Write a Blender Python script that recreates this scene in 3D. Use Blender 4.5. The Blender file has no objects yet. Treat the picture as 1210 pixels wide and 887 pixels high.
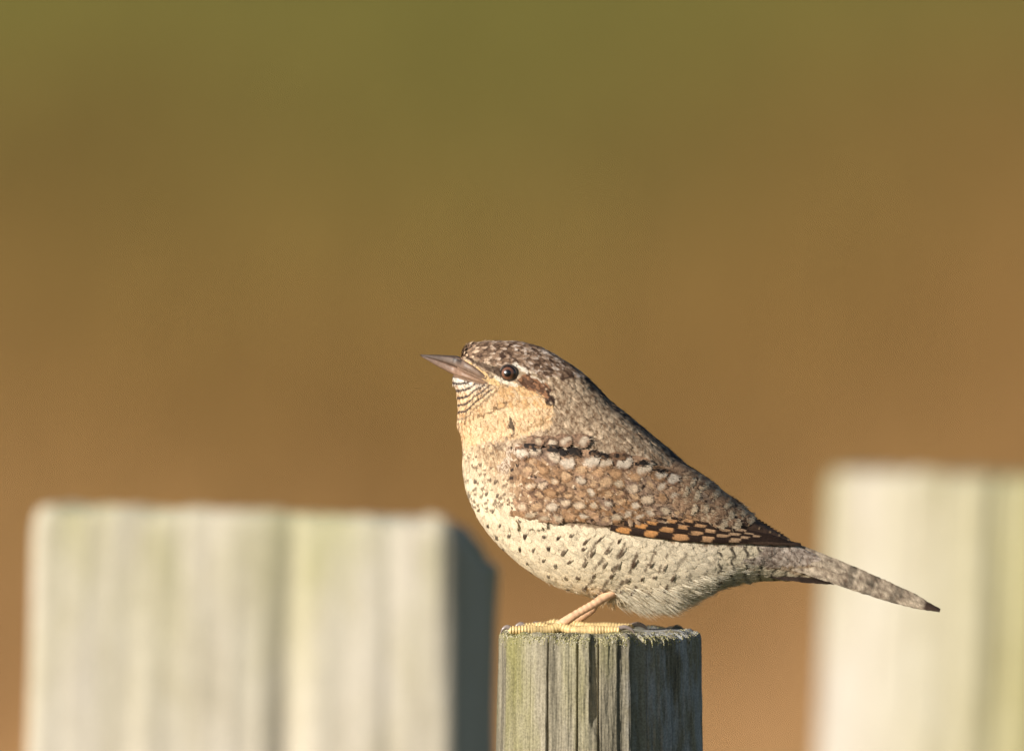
import bpy, math, random
import numpy as np
from mathutils import Vector, Matrix
from mathutils.bvhtree import BVHTree

random.seed(7)
RNG = np.random.default_rng(7)
scene = bpy.context.scene
COL = scene.collection

# ------------------------------------------------------------------ camera, sky, sun, exposure
K = 0.00025                 # metres per photo pixel at the bird
CX, CY = 605.0, 443.5       # photo centre
ZC = 1.2265                 # height of the point looked at
PITCH = math.radians(2.5)
DIST = 5.0
CAM = Vector((0, -DIST * math.cos(PITCH), ZC + DIST * math.sin(PITCH)))

cam_data = bpy.data.cameras.new('camera')
cam_data.sensor_fit = 'HORIZONTAL'
cam_data.sensor_width = 36.0
cam_data.lens = 36.0 * DIST / (1210 * K)
cam_data.clip_start = 0.1
cam_data.clip_end = 6000
cam_data.dof.use_dof = True
cam_data.dof.focus_distance = DIST - 0.011
cam_data.dof.aperture_fstop = 7.0
cam = bpy.data.objects.new('camera', cam_data)
COL.objects.link(cam)
cam.location = CAM
cam.rotation_euler = (math.pi / 2 - PITCH, 0, 0)
scene.camera = cam

SUN_AZ = math.radians(52)   # to the left of the line from the bird to the camera
SUN_EL = math.radians(19.5)
to_sun = Vector((-math.sin(SUN_AZ) * math.cos(SUN_EL), -math.cos(SUN_AZ) * math.cos(SUN_EL), math.sin(SUN_EL)))
world = bpy.data.worlds.new('World')
scene.world = world
world.use_nodes = True
wn = world.node_tree.nodes
sky = wn.new('ShaderNodeTexSky')
sky.sky_type = 'NISHITA'
sky.sun_disc = False
sky.sun_elevation = SUN_EL
sky.sun_rotation = math.atan2(to_sun.x, to_sun.y)
wn['Background'].inputs['Strength'].default_value = 0.068
world.node_tree.links.new(sky.outputs[0], wn['Background'].inputs['Color'])
sun_data = bpy.data.lights.new('sun', 'SUN')
sun_data.energy = 5.0
sun_data.angle = math.radians(0.53)
sun_data.color = (1.0, 0.935, 0.86)
sun = bpy.data.objects.new('sun', sun_data)
COL.objects.link(sun)
sun.rotation_euler = to_sun.to_track_quat('Z', 'Y').to_euler()
sun.location = (-3, -3, 4)
vs = scene.view_settings
vs.view_transform = 'Standard'
vs.look = 'None'
vs.exposure = 0.12
vs.gamma = 1.0
vs.use_curve_mapping = False
scene.cycles.use_denoising = True
scene.cycles.use_adaptive_sampling = False

# ------------------------------------------------------------------ helpers
def lin(c):
    c = np.asarray(c, float) / 255.0
    return np.where(c <= 0.04045, c / 12.92, ((c + 0.055) / 1.055) ** 2.4)

def lin4(*c):
    return (*[float(v) for v in lin(c)], 1.0)

def world_at(px, py, d):
    """point seen at a photo pixel, d metres in front of the camera"""
    f = d / DIST
    fx = (px - CX) * K * f
    fy = -(py - CY) * K * f
    return CAM + Vector((0, math.cos(PITCH), -math.sin(PITCH))) * d + Vector((fx, 0, 0)) + \
        Vector((0, math.sin(PITCH), math.cos(PITCH))) * fy

def q2w(Q):
    """(photo x, depth, photo y) in pixels -> metres"""
    Q = np.asarray(Q, float)
    return np.stack([(Q[..., 0] - CX) * K, Q[..., 1] * K, ZC - (Q[..., 2] - CY) * K], -1)

def vnoise(x, y, seed=0):
    """smooth value noise in 0..1"""
    x = np.asarray(x, float); y = np.asarray(y, float)
    x, y = np.broadcast_arrays(x, y)
    xi = np.floor(x).astype(np.int64); yi = np.floor(y).astype(np.int64)
    xf = x - xi; yf = y - yi
    xf = xf * xf * (3 - 2 * xf); yf = yf * yf * (3 - 2 * yf)
    def h(a, b):
        n = (a * 374761393 + b * 668265263 + seed * 144269) & 0x7fffffff
        n = ((n ^ (n >> 13)) * 1274126177) & 0x7fffffff
        return ((n ^ (n >> 16)) & 0xffff) / 65535.0
    return (h(xi, yi) * (1 - xf) + h(xi + 1, yi) * xf) * (1 - yf) + (h(xi, yi + 1) * (1 - xf) + h(xi + 1, yi + 1) * xf) * yf

def build_mesh(name, V, quads=None, tris=None, col=None, smooth=True):
    me = bpy.data.meshes.new(name)
    V = np.asarray(V, np.float32).reshape(-1, 3)
    loops, starts, n = [], [], 0
    if quads is not None and len(quads):
        q = np.asarray(quads, np.int32).reshape(-1, 4)
        loops.append(q.ravel()); starts.append(np.arange(len(q)) * 4 + n); n += q.size
    if tris is not None and len(tris):
        t = np.asarray(tris, np.int32).reshape(-1, 3)
        loops.append(t.ravel()); starts.append(np.arange(len(t)) * 3 + n); n += t.size
    loops = np.concatenate(loops).astype(np.int32); starts = np.concatenate(starts).astype(np.int32)
    me.vertices.add(len(V)); me.vertices.foreach_set('co', V.ravel())
    me.loops.add(len(loops)); me.loops.foreach_set('vertex_index', loops)
    me.polygons.add(len(starts)); me.polygons.foreach_set('loop_start', starts)
    me.polygons.foreach_set('use_smooth', np.full(len(starts), smooth))
    if col is not None:
        a = me.color_attributes.new('Col', 'FLOAT_COLOR', 'POINT')
        c = np.ones((len(V), 4), np.float32); c[:, :3] = np.asarray(col).reshape(-1, 3)
        a.data.foreach_set('color', c.ravel())
    me.update(calc_edges=True)
    me.validate()
    return me

def link(name, me, mat, parent=None):
    o = bpy.data.objects.new(name, me)
    COL.objects.link(o)
    if mat is not None and me is not None:
        me.materials.append(mat)
    if parent is not None:
        o.parent = parent
    return o

def tag(o, label=None, cat=None, group=None, kind=None):
    if label: o['label'] = label
    if cat: o['category'] = cat
    if group: o['group'] = group
    if kind: o['kind'] = kind
    return o

def grid_quads(nr, nc, closed=False):
    r = np.arange(nr - 1)[:, None]; c = np.arange(nc if closed else nc - 1)[None, :]
    c2 = (c + 1) % nc
    return np.stack([r * nc + c, r * nc + c2, (r + 1) * nc + c2, (r + 1) * nc + c], -1).reshape(-1, 4)

# ------------------------------------------------------------------ materials
def new_mat(name):
    m = bpy.data.materials.new(name); m.use_nodes = True
    nt = m.node_tree
    return m, nt, nt.nodes['Principled BSDF']

def N(nt, kind, **kw):
    n = nt.nodes.new(kind)
    for k, v in kw.items():
        if k in n.inputs.keys(): n.inputs[k].default_value = v
        else: setattr(n, k, v)
    return n

def mixc(nt, fac, a, b, mode='MIX'):
    n = nt.nodes.new('ShaderNodeMix'); n.data_type = 'RGBA'; n.blend_type = mode
    for i, v in ((0, fac), (6, a), (7, b)):
        if isinstance(v, bpy.types.NodeSocket): nt.links.new(v, n.inputs[i])
        else: n.inputs[i].default_value = v
    return n.outputs[2]

def math_n(nt, op, a, b=0.0, clamp=False):
    n = nt.nodes.new('ShaderNodeMath'); n.operation = op; n.use_clamp = clamp
    for i, v in ((0, a), (1, b)):
        if isinstance(v, bpy.types.NodeSocket): nt.links.new(v, n.inputs[i])
        else: n.inputs[i].default_value = v
    return n.outputs[0]

def ramp(nt, fac, stops):
    n = nt.nodes.new('ShaderNodeValToRGB')
    el = n.color_ramp.elements
    while len(el) < len(stops): el.new(0.5)
    for e, (p, c) in zip(el, stops):
        e.position = p; e.color = c
    nt.links.new(fac, n.inputs[0])
    return n.outputs[0]

def noise_tex(nt, vec, scale, detail=3.0, rough=0.55):
    n = nt.nodes.new('ShaderNodeTexNoise')
    n.inputs['Scale'].default_value = scale; n.inputs['Detail'].default_value = detail
    n.inputs['Roughness'].default_value = rough
    nt.links.new(vec, n.inputs['Vector'])
    return n.outputs[0]

def obj_vec(nt, scale=(1, 1, 1)):
    t = nt.nodes.new('ShaderNodeTexCoord'); mp = nt.nodes.new('ShaderNodeMapping')
    mp.inputs['Scale'].default_value = scale
    nt.links.new(t.outputs['Object'], mp.inputs['Vector'])
    return mp.outputs[0]

def make_feather_mat():
    m, nt, b = new_mat('feather')
    at = nt.nodes.new('ShaderNodeVertexColor'); at.layer_name = 'Col'
    v = obj_vec(nt)
    n1 = noise_tex(nt, v, 2600, 2.0, 0.6)
    g = ramp(nt, n1, [(0.3, (0.72, 0.70, 0.68, 1)), (0.7, (1.22, 1.2, 1.18, 1))])
    c = mixc(nt, 1.0, at.outputs[0], g, 'MULTIPLY')
    nt.links.new(c, b.inputs['Base Color'])
    b.inputs['Roughness'].default_value = 0.7
    b.inputs['Specular IOR Level'].default_value = 0.25
    bp = nt.nodes.new('ShaderNodeBump'); bp.inputs['Strength'].default_value = 0.35; bp.inputs['Distance'].default_value = 0.0003
    nt.links.new(n1, bp.inputs['Height']); nt.links.new(bp.outputs[0], b.inputs['Normal'])
    return m
M_FEATHER = make_feather_mat()

def make_attr_mat(name, rough, spec=0.5, coat=0.0, bump=0.0, bscale=1500):
    m, nt, b = new_mat(name)
    at = nt.nodes.new('ShaderNodeVertexColor'); at.layer_name = 'Col'
    v = obj_vec(nt)
    n1 = noise_tex(nt, v, bscale, 2.0)
    g = ramp(nt, n1, [(0.3, (0.86, 0.86, 0.86, 1)), (0.7, (1.1, 1.1, 1.1, 1))])
    c = mixc(nt, 1.0 if not coat else 0.3, at.outputs[0], g, 'MULTIPLY')
    nt.links.new(c, b.inputs['Base Color'])
    b.inputs['Roughness'].default_value = rough
    b.inputs['Specular IOR Level'].default_value = spec
    if coat:
        b.inputs['Coat Weight'].default_value = coat; b.inputs['Coat Roughness'].default_value = 0.3
    if bump:
        bp = nt.nodes.new('ShaderNodeBump'); bp.inputs['Strength'].default_value = bump; bp.inputs['Distance'].default_value = 0.0002
        nt.links.new(n1, bp.inputs['Height']); nt.links.new(bp.outputs[0], b.inputs['Normal'])
    return m
M_EYE = make_attr_mat('eye', 0.25, 0.6, 1.0)
M_BILL = make_attr_mat('bill_horn', 0.5, 0.5, 0.0, 0.2, 900)
M_SKIN = make_attr_mat('leg_skin', 0.45, 0.5, 0.0, 0.4, 2200)
M_CLAW = make_attr_mat('claw_horn', 0.25, 0.6)

def make_wood(name, dark, mid, pale, algae, algae_amt, top_z, grain=1.0, side=None, zs=0.06, shade_side=None):
    m, nt, b = new_mat(name)
    v = obj_vec(nt, (1, 1, zs))
    v2 = obj_vec(nt, (1, 1, 0.25)); v3 = obj_vec(nt)
    fine = noise_tex(nt, v, 900 * grain, 4.0, 0.65)
    wide = noise_tex(nt, v, 170 * grain, 3.0, 0.6)
    f = math_n(nt, 'ADD', math_n(nt, 'MULTIPLY', fine, 0.4), math_n(nt, 'MULTIPLY', wide, 0.6))
    c = ramp(nt, f, [(0.30, dark), (0.45, mid), (0.62, pale)])
    blot = noise_tex(nt, v2, 60 * grain, 4.0, 0.6)
    am = ramp(nt, blot, [(0.42, (0, 0, 0, 1)), (0.66, (1, 1, 1, 1))])
    sep = nt.nodes.new('ShaderNodeSeparateXYZ'); nt.links.new(v3, sep.inputs[0])
    hh = math_n(nt, 'MULTIPLY_ADD', sep.outputs[2], 14.0)
    hh.node.inputs[2].default_value = 1.0 - 14.0 * top_z
    hh.node.use_clamp = True
    amt = math_n(nt, 'MULTIPLY', math_n(nt, 'MULTIPLY', am, hh), algae_amt, True)
    if shade_side is not None:       # shaded side: algae left out, pale grey streaks painted in to lift the shade
        ld = math_n(nt, 'MULTIPLY_ADD', sep.outputs[0], -1 / shade_side[1]); ld.node.inputs[2].default_value = 1 + shade_side[0] / shade_side[1]; ld.node.use_clamp = True
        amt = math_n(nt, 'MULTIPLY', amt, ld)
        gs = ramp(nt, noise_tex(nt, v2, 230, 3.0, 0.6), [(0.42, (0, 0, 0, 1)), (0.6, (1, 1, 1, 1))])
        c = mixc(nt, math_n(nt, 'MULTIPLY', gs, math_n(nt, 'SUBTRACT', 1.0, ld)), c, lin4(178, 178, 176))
    if side is not None:      # algae on the side the weather comes from
        sd = math_n(nt, 'MULTIPLY_ADD', sep.outputs[0], 1 / side[1]); sd.node.inputs[2].default_value = -side[0] / side[1]; sd.node.use_clamp = True
        amt = math_n(nt, 'MAXIMUM', amt, math_n(nt, 'MULTIPLY', sd, math_n(nt, 'MULTIPLY_ADD', blot, 1.0)))
    c = mixc(nt, amt, c, algae)
    sp = noise_tex(nt, v3, 1500, 2.0)
    spk = ramp(nt, sp, [(0.35, (0.75, 0.75, 0.75, 1)), (0.65, (1.15, 1.15, 1.15, 1))])
    c = mixc(nt, 1.0, c, spk, 'MULTIPLY')
    nt.links.new(c, b.inputs['Base Color'])
    b.inputs['Roughness'].default_value = 0.85
    b.inputs['Specular IOR Level'].default_value = 0.2
    bp = nt.nodes.new('ShaderNodeBump'); bp.inputs['Strength'].default_value = 0.6; bp.inputs['Distance'].default_value = 0.0008
    nt.links.new(math_n(nt, 'ADD', f, math_n(nt, 'MULTIPLY', sp, 0.3)), bp.inputs['Height']); nt.links.new(bp.outputs[0], b.inputs['Normal'])
    return m

# ------------------------------------------------------------------ ground
def make_ground():
    m, nt, b = new_mat('dry_field')
    v = obj_vec(nt)
    n1 = noise_tex(nt, v, 0.22, 3.0); n2 = noise_tex(nt, v, 9.0, 4.0)
    sep = nt.nodes.new('ShaderNodeSeparateXYZ'); nt.links.new(v, sep.inputs[0])
    # unseen turf round the posts, darkened to cut bounce light, then pale dead bracken, rust brown, and green turf farther out
    dist = math_n(nt, 'ADD', math_n(nt, 'MULTIPLY_ADD', sep.outputs[0], -4.5), math_n(nt, 'MULTIPLY', math_n(nt, 'SUBTRACT', n1, 0.5), 30.0))
    dist.node.inputs[0].links[0].from_node.inputs[2].default_value = 0.0
    nt.links.new(sep.outputs[1], dist.node.inputs[0].links[0].from_node.inputs[2])
    zone = ramp(nt, math_n(nt, 'DIVIDE', dist, 80.0), [(0.0, (0.07, 0.07, 0.025, 1)), (0.14, (0.09, 0.08, 0.03, 1)), (0.17, (0.50, 0.29, 0.13, 1)), (0.21, (0.48, 0.275, 0.12, 1)),
                 (0.30, (0.27, 0.155, 0.048, 1)), (0.44, (0.205, 0.125, 0.034, 1)), (0.64, (0.185, 0.16, 0.036, 1)), (1.0, (0.175, 0.165, 0.034, 1))])
    var = ramp(nt, n2, [(0.25, (0.92, 0.90, 0.86, 1)), (0.75, (1.32, 1.32, 1.32, 1))])
    c = mixc(nt, 1.0, zone, var, 'MULTIPLY')
    nt.links.new(c, b.inputs['Base Color'])
    b.inputs['Roughness'].default_value = 0.95; b.inputs['Specular IOR Level'].default_value = 0.1
    bp = nt.nodes.new('ShaderNodeBump'); bp.inputs['Strength'].default_value = 0.5; bp.inputs['Distance'].default_value = 0.068
    nt.links.new(n2, bp.inputs['Height']); nt.links.new(bp.outputs[0], b.inputs['Normal'])
    xs = np.sinh(np.linspace(-7, 7, 121)) / math.sinh(7) * 3000
    X, Y = np.meshgrid(xs, xs)
    near = np.exp(-(X ** 2 + Y ** 2) / 9.0)
    Z = (vnoise(X * 0.7, Y * 0.7, 3) - 0.5) * 0.12 * (1 - near) + (vnoise(X / 60, Y / 60, 5) - 0.5) * 0.5 * np.clip(np.hypot(X, Y) / 200, 0, 1)
    V = np.stack([X, Y, Z], -1)
    o = link('ground', build_mesh('ground', V, grid_quads(121, 121)), m)
    tag(o, 'flat field of rusty dry bracken and turf behind the posts', 'field', kind='structure')
    # dry grass blades
    n = 26000
    y = np.concatenate([RNG.uniform(-4.2, 3, 5000), 3 + 75 * RNG.random(n - 5000) ** 1.6])
    hw = np.where(y < 3, 2.5, 1.2 + 0.07 * y)
    x = RNG.uniform(-1, 1, n) * hw
    tall = np.where(y < 3, 0.16, 0.30) * RNG.uniform(0.5, 1.2, n)
    a = RNG.uniform(0, 2 * np.pi, n); wdt = np.where(y < 3, 0.004, 0.012)
    lean = RNG.normal(0, 0.35, (n, 2)) * tall[:, None]
    dx = np.cos(a) * wdt; dy = np.sin(a) * wdt
    zz = -0.06
    P = np.zeros((n, 5, 3))
    P[:, 0] = np.stack([x - dx, y - dy, np.full(n, zz)], -1); P[:, 1] = np.stack([x + dx, y + dy, np.full(n, zz)], -1)
    mx, my = x + lean[:, 0] * 0.4, y + lean[:, 1] * 0.4
    P[:, 2] = np.stack([mx + dx * .7, my + dy * .7, tall * 0.6], -1); P[:, 3] = np.stack([mx - dx * .7, my - dy * .7, tall * 0.6], -1)
    P[:, 4] = np.stack([x + lean[:, 0], y + lean[:, 1], tall], -1)
    base = np.arange(n)[:, None] * 5
    q = base + np.array([[0, 1, 2, 3]]); t = base + np.array([[3, 2, 4]])
    yj = y - 4.5 * x + 26 * (vnoise(x * .7 + 3, y * .13, 95) - .5) + RNG.normal(0, 2.5, n)
    stops = [0, 11, 13.5, 17, 24, 35, 51, 80]
    zc = np.array([(.09, .10, .03), (.10, .09, .03), (.50, .29, .13), (.50, .29, .13), (.27, .155, .048), (.205, .125, .034), (.185, .16, .036), (.175, .165, .034)])  # first stops repeat the dark near turf that cuts bounce light
    c = np.stack([np.interp(yj, stops, zc[:, k]) for k in range(3)], -1) * RNG.uniform(0.76, 1.12, (n, 1)) * (.98 + .40 * vnoise(x * .6, y * .1 + 7, 96))[:, None]
    mg = make_attr_mat('dry_grass', 0.8, 0.2)
    o = link('dry_grass', build_mesh('dry_grass', P, q, t, np.repeat(c[:, None], 5, 1)), mg)
    tag(o, 'rusty brown dead grass and bracken stems covering the field', 'grass', kind='stuff')
make_ground()

# ------------------------------------------------------------------ posts
def post_mesh(name, section, top_z, rows_top, cx, cy, lean=(0, 0), disp=None, dome=0.0, slope=(0, 0), rim=None, taper=0.0):
    """section: closed outline (n,2) round the post axis; walls down to the ground and a rough end-grain top"""
    n = len(section)
    depth = np.concatenate([rows_top, np.linspace(rows_top[-1], top_z + 0.08, 22)[1:]])
    s = np.arange(n) / n
    rad = np.hypot(section[:, 0], section[:, 1])
    rings = []
    for d in depth:
        dr = disp(s, d) if disp is not None else 0
        f = 1 + dr / rad + taper * d
        ring = np.stack([section[:, 0] * f + lean[0] * d, section[:, 1] * f + lean[1] * d, np.full(n, top_z - d)], -1)
        rings.append(ring)
    wall = np.array(rings)
    fall = np.exp(-depth / 0.02)[:, None]
    zt = slope[0] * section[:, 0] + slope[1] * section[:, 1] + (rim if rim is not None else 0)
    wall[:, :, 2] += zt[None] * fall
    nr = len(depth)
    quads = [grid_quads(nr, n, True)]
    V = [wall.reshape(-1, 3)]
    off = nr * n
    prev = np.arange(n)
    for i, k in enumerate((0.985, 0.95, 0.88, 0.75, 0.55, 0.35, 0.15)):
        p = wall[0] * np.array([k, k, 1])
        inz = slope[0] * p[:, 0] + slope[1] * p[:, 1]
        w = min(1.0, (1 - k) * 7)
        p[:, 2] = top_z + inz * w + (wall[0][:, 2] - top_z) * (1 - w) + dome * (1 - k * k) + (vnoise(p[:, 0] * 260, p[:, 1] * 260, 11) - 0.5) * 0.0016 + 0.0006 * min(1, i)
        V.append(p)
        cur = off + np.arange(n)
        quads.append(np.stack([cur, np.roll(cur, -1), np.roll(prev, -1), prev], -1))
        prev = cur; off += n
    V.append(np.array([[V[-1][:, 0].mean(), V[-1][:, 1].mean(), V[-1][:, 2].mean()]]))
    tris = np.stack([np.full(n, off), prev, np.roll(prev, -1)], -1)[:, [0, 1, 2]]
    V = np.concatenate(V)
    me = build_mesh(name, V, np.concatenate(quads), tris)
    return me

POST_TOP = ZC - (747.5 - CY) * K
R0 = 119 * K
POST_X = (709 - CX) * K

def middle_post():
    n = 1100
    phi = np.linspace(0, 2 * np.pi, n, endpoint=False)       # 0 faces the camera, grows to the right
    px = np.sin(phi) * 119
    front = np.cos(phi) > -0.2
    depth_c = np.zeros(n)
    def vcut(xc, w, d):
        return d * np.clip(1 - np.abs(px - xc) / w, 0, 1) * front
    cracks = vcut(-103, 2, 4) + vcut(-99, 1.5, 3) + vcut(-61, 1.6, 9) + vcut(-27, 1.4, 9) + vcut(-82, 1.0, 3) + vcut(-2, 1.8, 6)
    cracks += vcut(22, 1.0, 2.5) + vcut(92, 1.5, 3) + vcut(60, 1.2, 3)
    back_cr = sum((7 * np.clip(1 - np.abs(((phi - a + np.pi) % (2 * np.pi)) - np.pi) / 0.02, 0, 1)) for a in (2.0, 2.6, 3.3, 3.9, 4.4))
    rec1 = ((px > -13) & (px < -1.5) & front).astype(float)
    rec2 = np.clip((px - 35) / 2.5, 0, 1) * np.clip((116 - px) / 22, 0, 1) * front
    rough = (vnoise(phi * 70, 0, 21) - 0.5) * 0.9 + (vnoise(phi * 14, 0, 22) - 0.5) * 3.6
    rough = rough * (1 - .6 * rec2) * (1 - .7 * rec1)
    def disp(s, d):
        dd = d / K
        k1 = np.clip((112 - dd + (px + 7) * 2.2) / 26, 0, 1)
        r = -cracks - back_cr - rec1 * 7.5 * k1 - rec2 * 11 + rough
        r = r + (vnoise(phi * 30, d * 100, 23) - 0.5) * 1.8 + (vnoise(phi * 130, d * 420, 24) - 0.5) * 0.8
        r = r - 5.0 * np.exp(-dd / 2.2) + 2.5 * min(1, dd / 140)
        return r * K
    sec = np.stack([np.sin(phi), -np.cos(phi)], -1) * R0
    rows = np.concatenate([np.array([0, .6, 1.4, 2.4, 3.6, 5, 7, 9]) * K, np.arange(12, 175, 3.0) * K])
    rim = (vnoise(phi * 14, 0, 31) - 0.5) * 4 * K + (vnoise(phi * 60, 0, 32) - 0.5) * 2 * K - 3 * K * (rec1 + rec2 * 0.5)
    me = post_mesh('fence_post', sec, POST_TOP, rows, POST_X, 0, disp=disp, rim=rim, dome=0.0002)
    mat = make_wood('weathered_wood', lin4(76, 72, 64), lin4(132, 125, 106), lin4(172, 164, 142), lin4(144, 140, 86), 0.8, POST_TOP - 0.015, shade_side=(0.006, 0.008))
    o = link('fence_post', me, mat)
    o.location = (POST_X, 0, 0)
    tag(o, 'slim round cracked grey fence post with the bird standing on it', 'fence post', 'fence posts')
    # crust of lichen round the rim
    nl = 4500
    a = RNG.uniform(0, 2 * np.pi, nl)
    a = np.where(np.sin(a) > 0.75, a - RNG.uniform(0.5, 2, nl), a)
    rr = R0 - np.abs(RNG.normal(0, 16, nl)) * K - 1 * K
    wall = RNG.random(nl) < 0.4
    dz = np.where(wall, -np.abs(RNG.normal(0, 5, nl)) * K, 0.0)
    rr = np.where(wall, R0 - 2 * K, rr)
    ctr = np.stack([np.sin(a) * rr, -np.cos(a) * rr, POST_TOP + dz - 0.4 * K], -1)
    # keep them on the wood: cast on to it
    bv = BVHTree.FromPolygons([tuple(v.co) for v in me.vertices], [tuple(p.vertices) for p in me.polygons])
    ico = np.array([[0, 0, 1], [.89, 0, .45], [.28, .85, .45], [-.72, .53, .45], [-.72, -.53, .45], [.28, -.85, .45], [0, 0, -.6]])
    icf = np.array([[0, 1, 2], [0, 2, 3], [0, 3, 4], [0, 4, 5], [0, 5, 1], [6, 2, 1], [6, 3, 2], [6, 4, 3], [6, 5, 4], [6, 1, 5]])
    V, T, C = [], [], []
    lc = [lin((206, 196, 150)), lin((176, 170, 122)), lin((214, 208, 184)), lin((140, 136, 88))]
    for i in range(nl):
        hit = bv.find_nearest(Vector(ctr[i]))
        c = np.array(hit[0])
        s = RNG.uniform(0.4, 1.5) * K
        V.append(c + ico * s * RNG.uniform(0.6, 1.3, (7, 3))); T.append(icf + 7 * i)
        C.append(np.tile(lc[RNG.integers(0, 4)] * RNG.uniform(0.7, 1.1), (7, 1)))
    ml = make_attr_mat('lichen', 0.9, 0.1)
    l = link('lichen', build_mesh('lichen', np.concatenate(V), None, np.concatenate(T), np.concatenate(C)), ml, o)
    l['kind'] = 'stuff'
    return o
middle_post()

def rounded_rect(w, d, r, n):
    pts = []
    for cx, cy, a0 in ((w / 2 - r, -d / 2 + r, -90), (w / 2 - r, d / 2 - r, 0), (-w / 2 + r, d / 2 - r, 90), (-w / 2 + r, -d / 2 + r, 180)):
        for k in range(9):
            a = math.radians(a0 + k * 90 / 8)
            pts.append((cx + r * math.cos(a), cy + r * math.sin(a)))
    pts = np.array(pts + [pts[0]])
    L = np.concatenate([[0], np.cumsum(np.hypot(*np.diff(pts, axis=0).T))])
    t = np.linspace(0, L[-1], n, endpoint=False)
    return np.stack([np.interp(t, L, pts[:, 0]), np.interp(t, L, pts[:, 1])], -1)

def left_post():
    d = 4.60
    A = world_at(60, 612, d); B = world_at(566, 620, d)
    w = (B.x - A.x)
    n = 700
    sec = rounded_rect(w, w * 1.0, 0.004, n)
    th = -math.radians(5.6)
    R = np.array([[math.cos(th), -math.sin(th)], [math.sin(th), math.cos(th)]])
    sec = sec @ R.T
    x = sec[:, 0]; frontal = sec[:, 1] < -w * 0.3
    s_ = np.arange(n) / n
    groove = 0.0035 * np.exp(-((x - 0.008) / 0.004) ** 2) * frontal + 0.0010 * np.exp(-((x + 0.036) / 0.003) ** 2) * frontal + 0.0008 * np.exp(-((x - 0.035) / 0.003) ** 2) * frontal
    def disp(s, dd):
        return -groove * min(1, 0.4 + dd * 10) + (vnoise(s * 160, dd * 20, 41) - 0.5) * 0.0006 + (vnoise(s * 40, dd * 30, 42) - 0.5) * 0.0012 - 0.0022 * math.exp(-dd / 0.002)
    rows = np.concatenate([np.array([0, .0006, .0014, .0026, .004, .006]), np.arange(0.009, 0.1, 0.003)])
    top = world_at(300, 609, d).z - .003
    rim = (vnoise(s_ * 46, 0, 44) - 0.5) * 0.0025
    # the right-hand back corner is broken away lower than the front
    xr = x / (w / 2); rim = rim - np.clip((xr - .90) / .12, 0, 1) * (.006 + .006 * np.clip(sec[:, 1] / w + .5, 0, 1))
    me = post_mesh('fence_post', sec, top, rows, 0, 0, lean=(-0.02, 0), disp=disp, rim=rim, slope=(-0.035, -0.055), taper=0.18)
    mat = make_wood('pale_wood', lin4(172, 164, 146), lin4(196, 187, 168), lin4(212, 204, 189), lin4(168, 166, 106), 0.9, top - 0.006, 0.26, zs=0.38)
    o = link('fence_post', me, mat)
    o.location = ((A.x + B.x) / 2, A.y + w / 2, 0)
    tag(o, 'broad pale squared fence post with a dark shaded side, beside the slim post', 'fence post', 'fence posts')

def right_post():
    d = 5.75
    A = world_at(986, 560, d)
    r = 0.078
    n = 600
    phi = np.linspace(0, 2 * np.pi, n, endpoint=False)
    sec = np.stack([np.sin(phi), -np.cos(phi)], -1) * r
    def disp(s, dd):
        return (vnoise(phi * 40, dd * 18, 51) - 0.5) * 0.0026 + (vnoise(phi * 9, dd * 8, 52) - 0.5) * 0.003 - 0.0015 * math.exp(-dd / 0.002) - 0.0015 * np.exp(-((phi - 5.98) / 0.06) ** 2)
    rows = np.concatenate([np.array([0, .0008, .002, .0036, .006]), np.arange(0.009, 0.12, 0.003)])
    top = A.z - .002
    me = post_mesh('fence_post', sec, top, rows, 0, 0, lean=(-0.03, 0), disp=disp, slope=(-0.03, -0.055), rim=(vnoise(phi * 9, 0, 54) - 0.5) * 0.003, taper=0.35)
    mat = make_wood('bleached_wood', lin4(170, 162, 144), lin4(190, 182, 167), lin4(203, 197, 185), lin4(158, 152, 84), 0.85, top + 0.004, 0.26, side=(-0.075, 0.09), zs=0.4)
    o = link('fence_post', me, mat)
    o.location = (A.x + r, A.y, 0)
    tag(o, 'thick bleached round fence post standing behind the tail of the bird', 'fence post', 'fence posts')
left_post(); right_post()

# ------------------------------------------------------------------ the bird
ST = np.array([  # top x, top y, bottom x, bottom y, half width (photo pixels)
    (547, 424, 536, 442, 6), (547, 415, 535, 449, 13), (552, 408, 538, 458, 18), (563, 405, 540, 468, 23),
    (578, 403, 541, 479, 27), (596, 403, 541, 490, 31), (614, 404, 541, 501, 33), (634, 409, 544, 511, 35), (652, 417, 546, 522, 37),
    (670, 428, 547, 534, 40), (688, 441, 547, 548, 45), (705, 457, 548, 562, 50), (721, 473, 551, 578, 56), (738, 487, 557, 595, 62),
    (756, 502, 566, 613, 67), (774, 517, 579, 632, 71), (792, 532, 597, 651, 73), (809, 547, 618, 669, 73), (826, 561, 644, 686, 71),
    (842, 574, 673, 698, 68), (857, 586, 703, 706, 63), (871, 598, 733, 712, 58), (884, 608, 760, 717, 52), (897, 618, 785, 717, 46),
    (909, 626, 810, 712, 40), (921, 633, 835, 702, 34), (933, 640, 857, 693, 28), (946, 646, 885, 688, 22), (960, 652, 915, 686, 16),
    (974, 659, 945, 685, 11), (988, 667, 972, 685, 5)], float)

def catmull(P, m):
    n = len(P); t = np.linspace(0, n - 1, m); i = np.clip(t.astype(int), 0, n - 2); f = (t - i)[:, None]
    p0 = P[np.clip(i - 1, 0, n - 1)]; p1 = P[i]; p2 = P[i + 1]; p3 = P[np.clip(i + 2, 0, n - 1)]
    return 0.5 * (2 * p1 + (p2 - p0) * f + (2 * p0 - 5 * p1 + 4 * p2 - p3) * f ** 2 + (3 * p1 - p0 - 3 * p2 + p3) * f ** 3)

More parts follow.
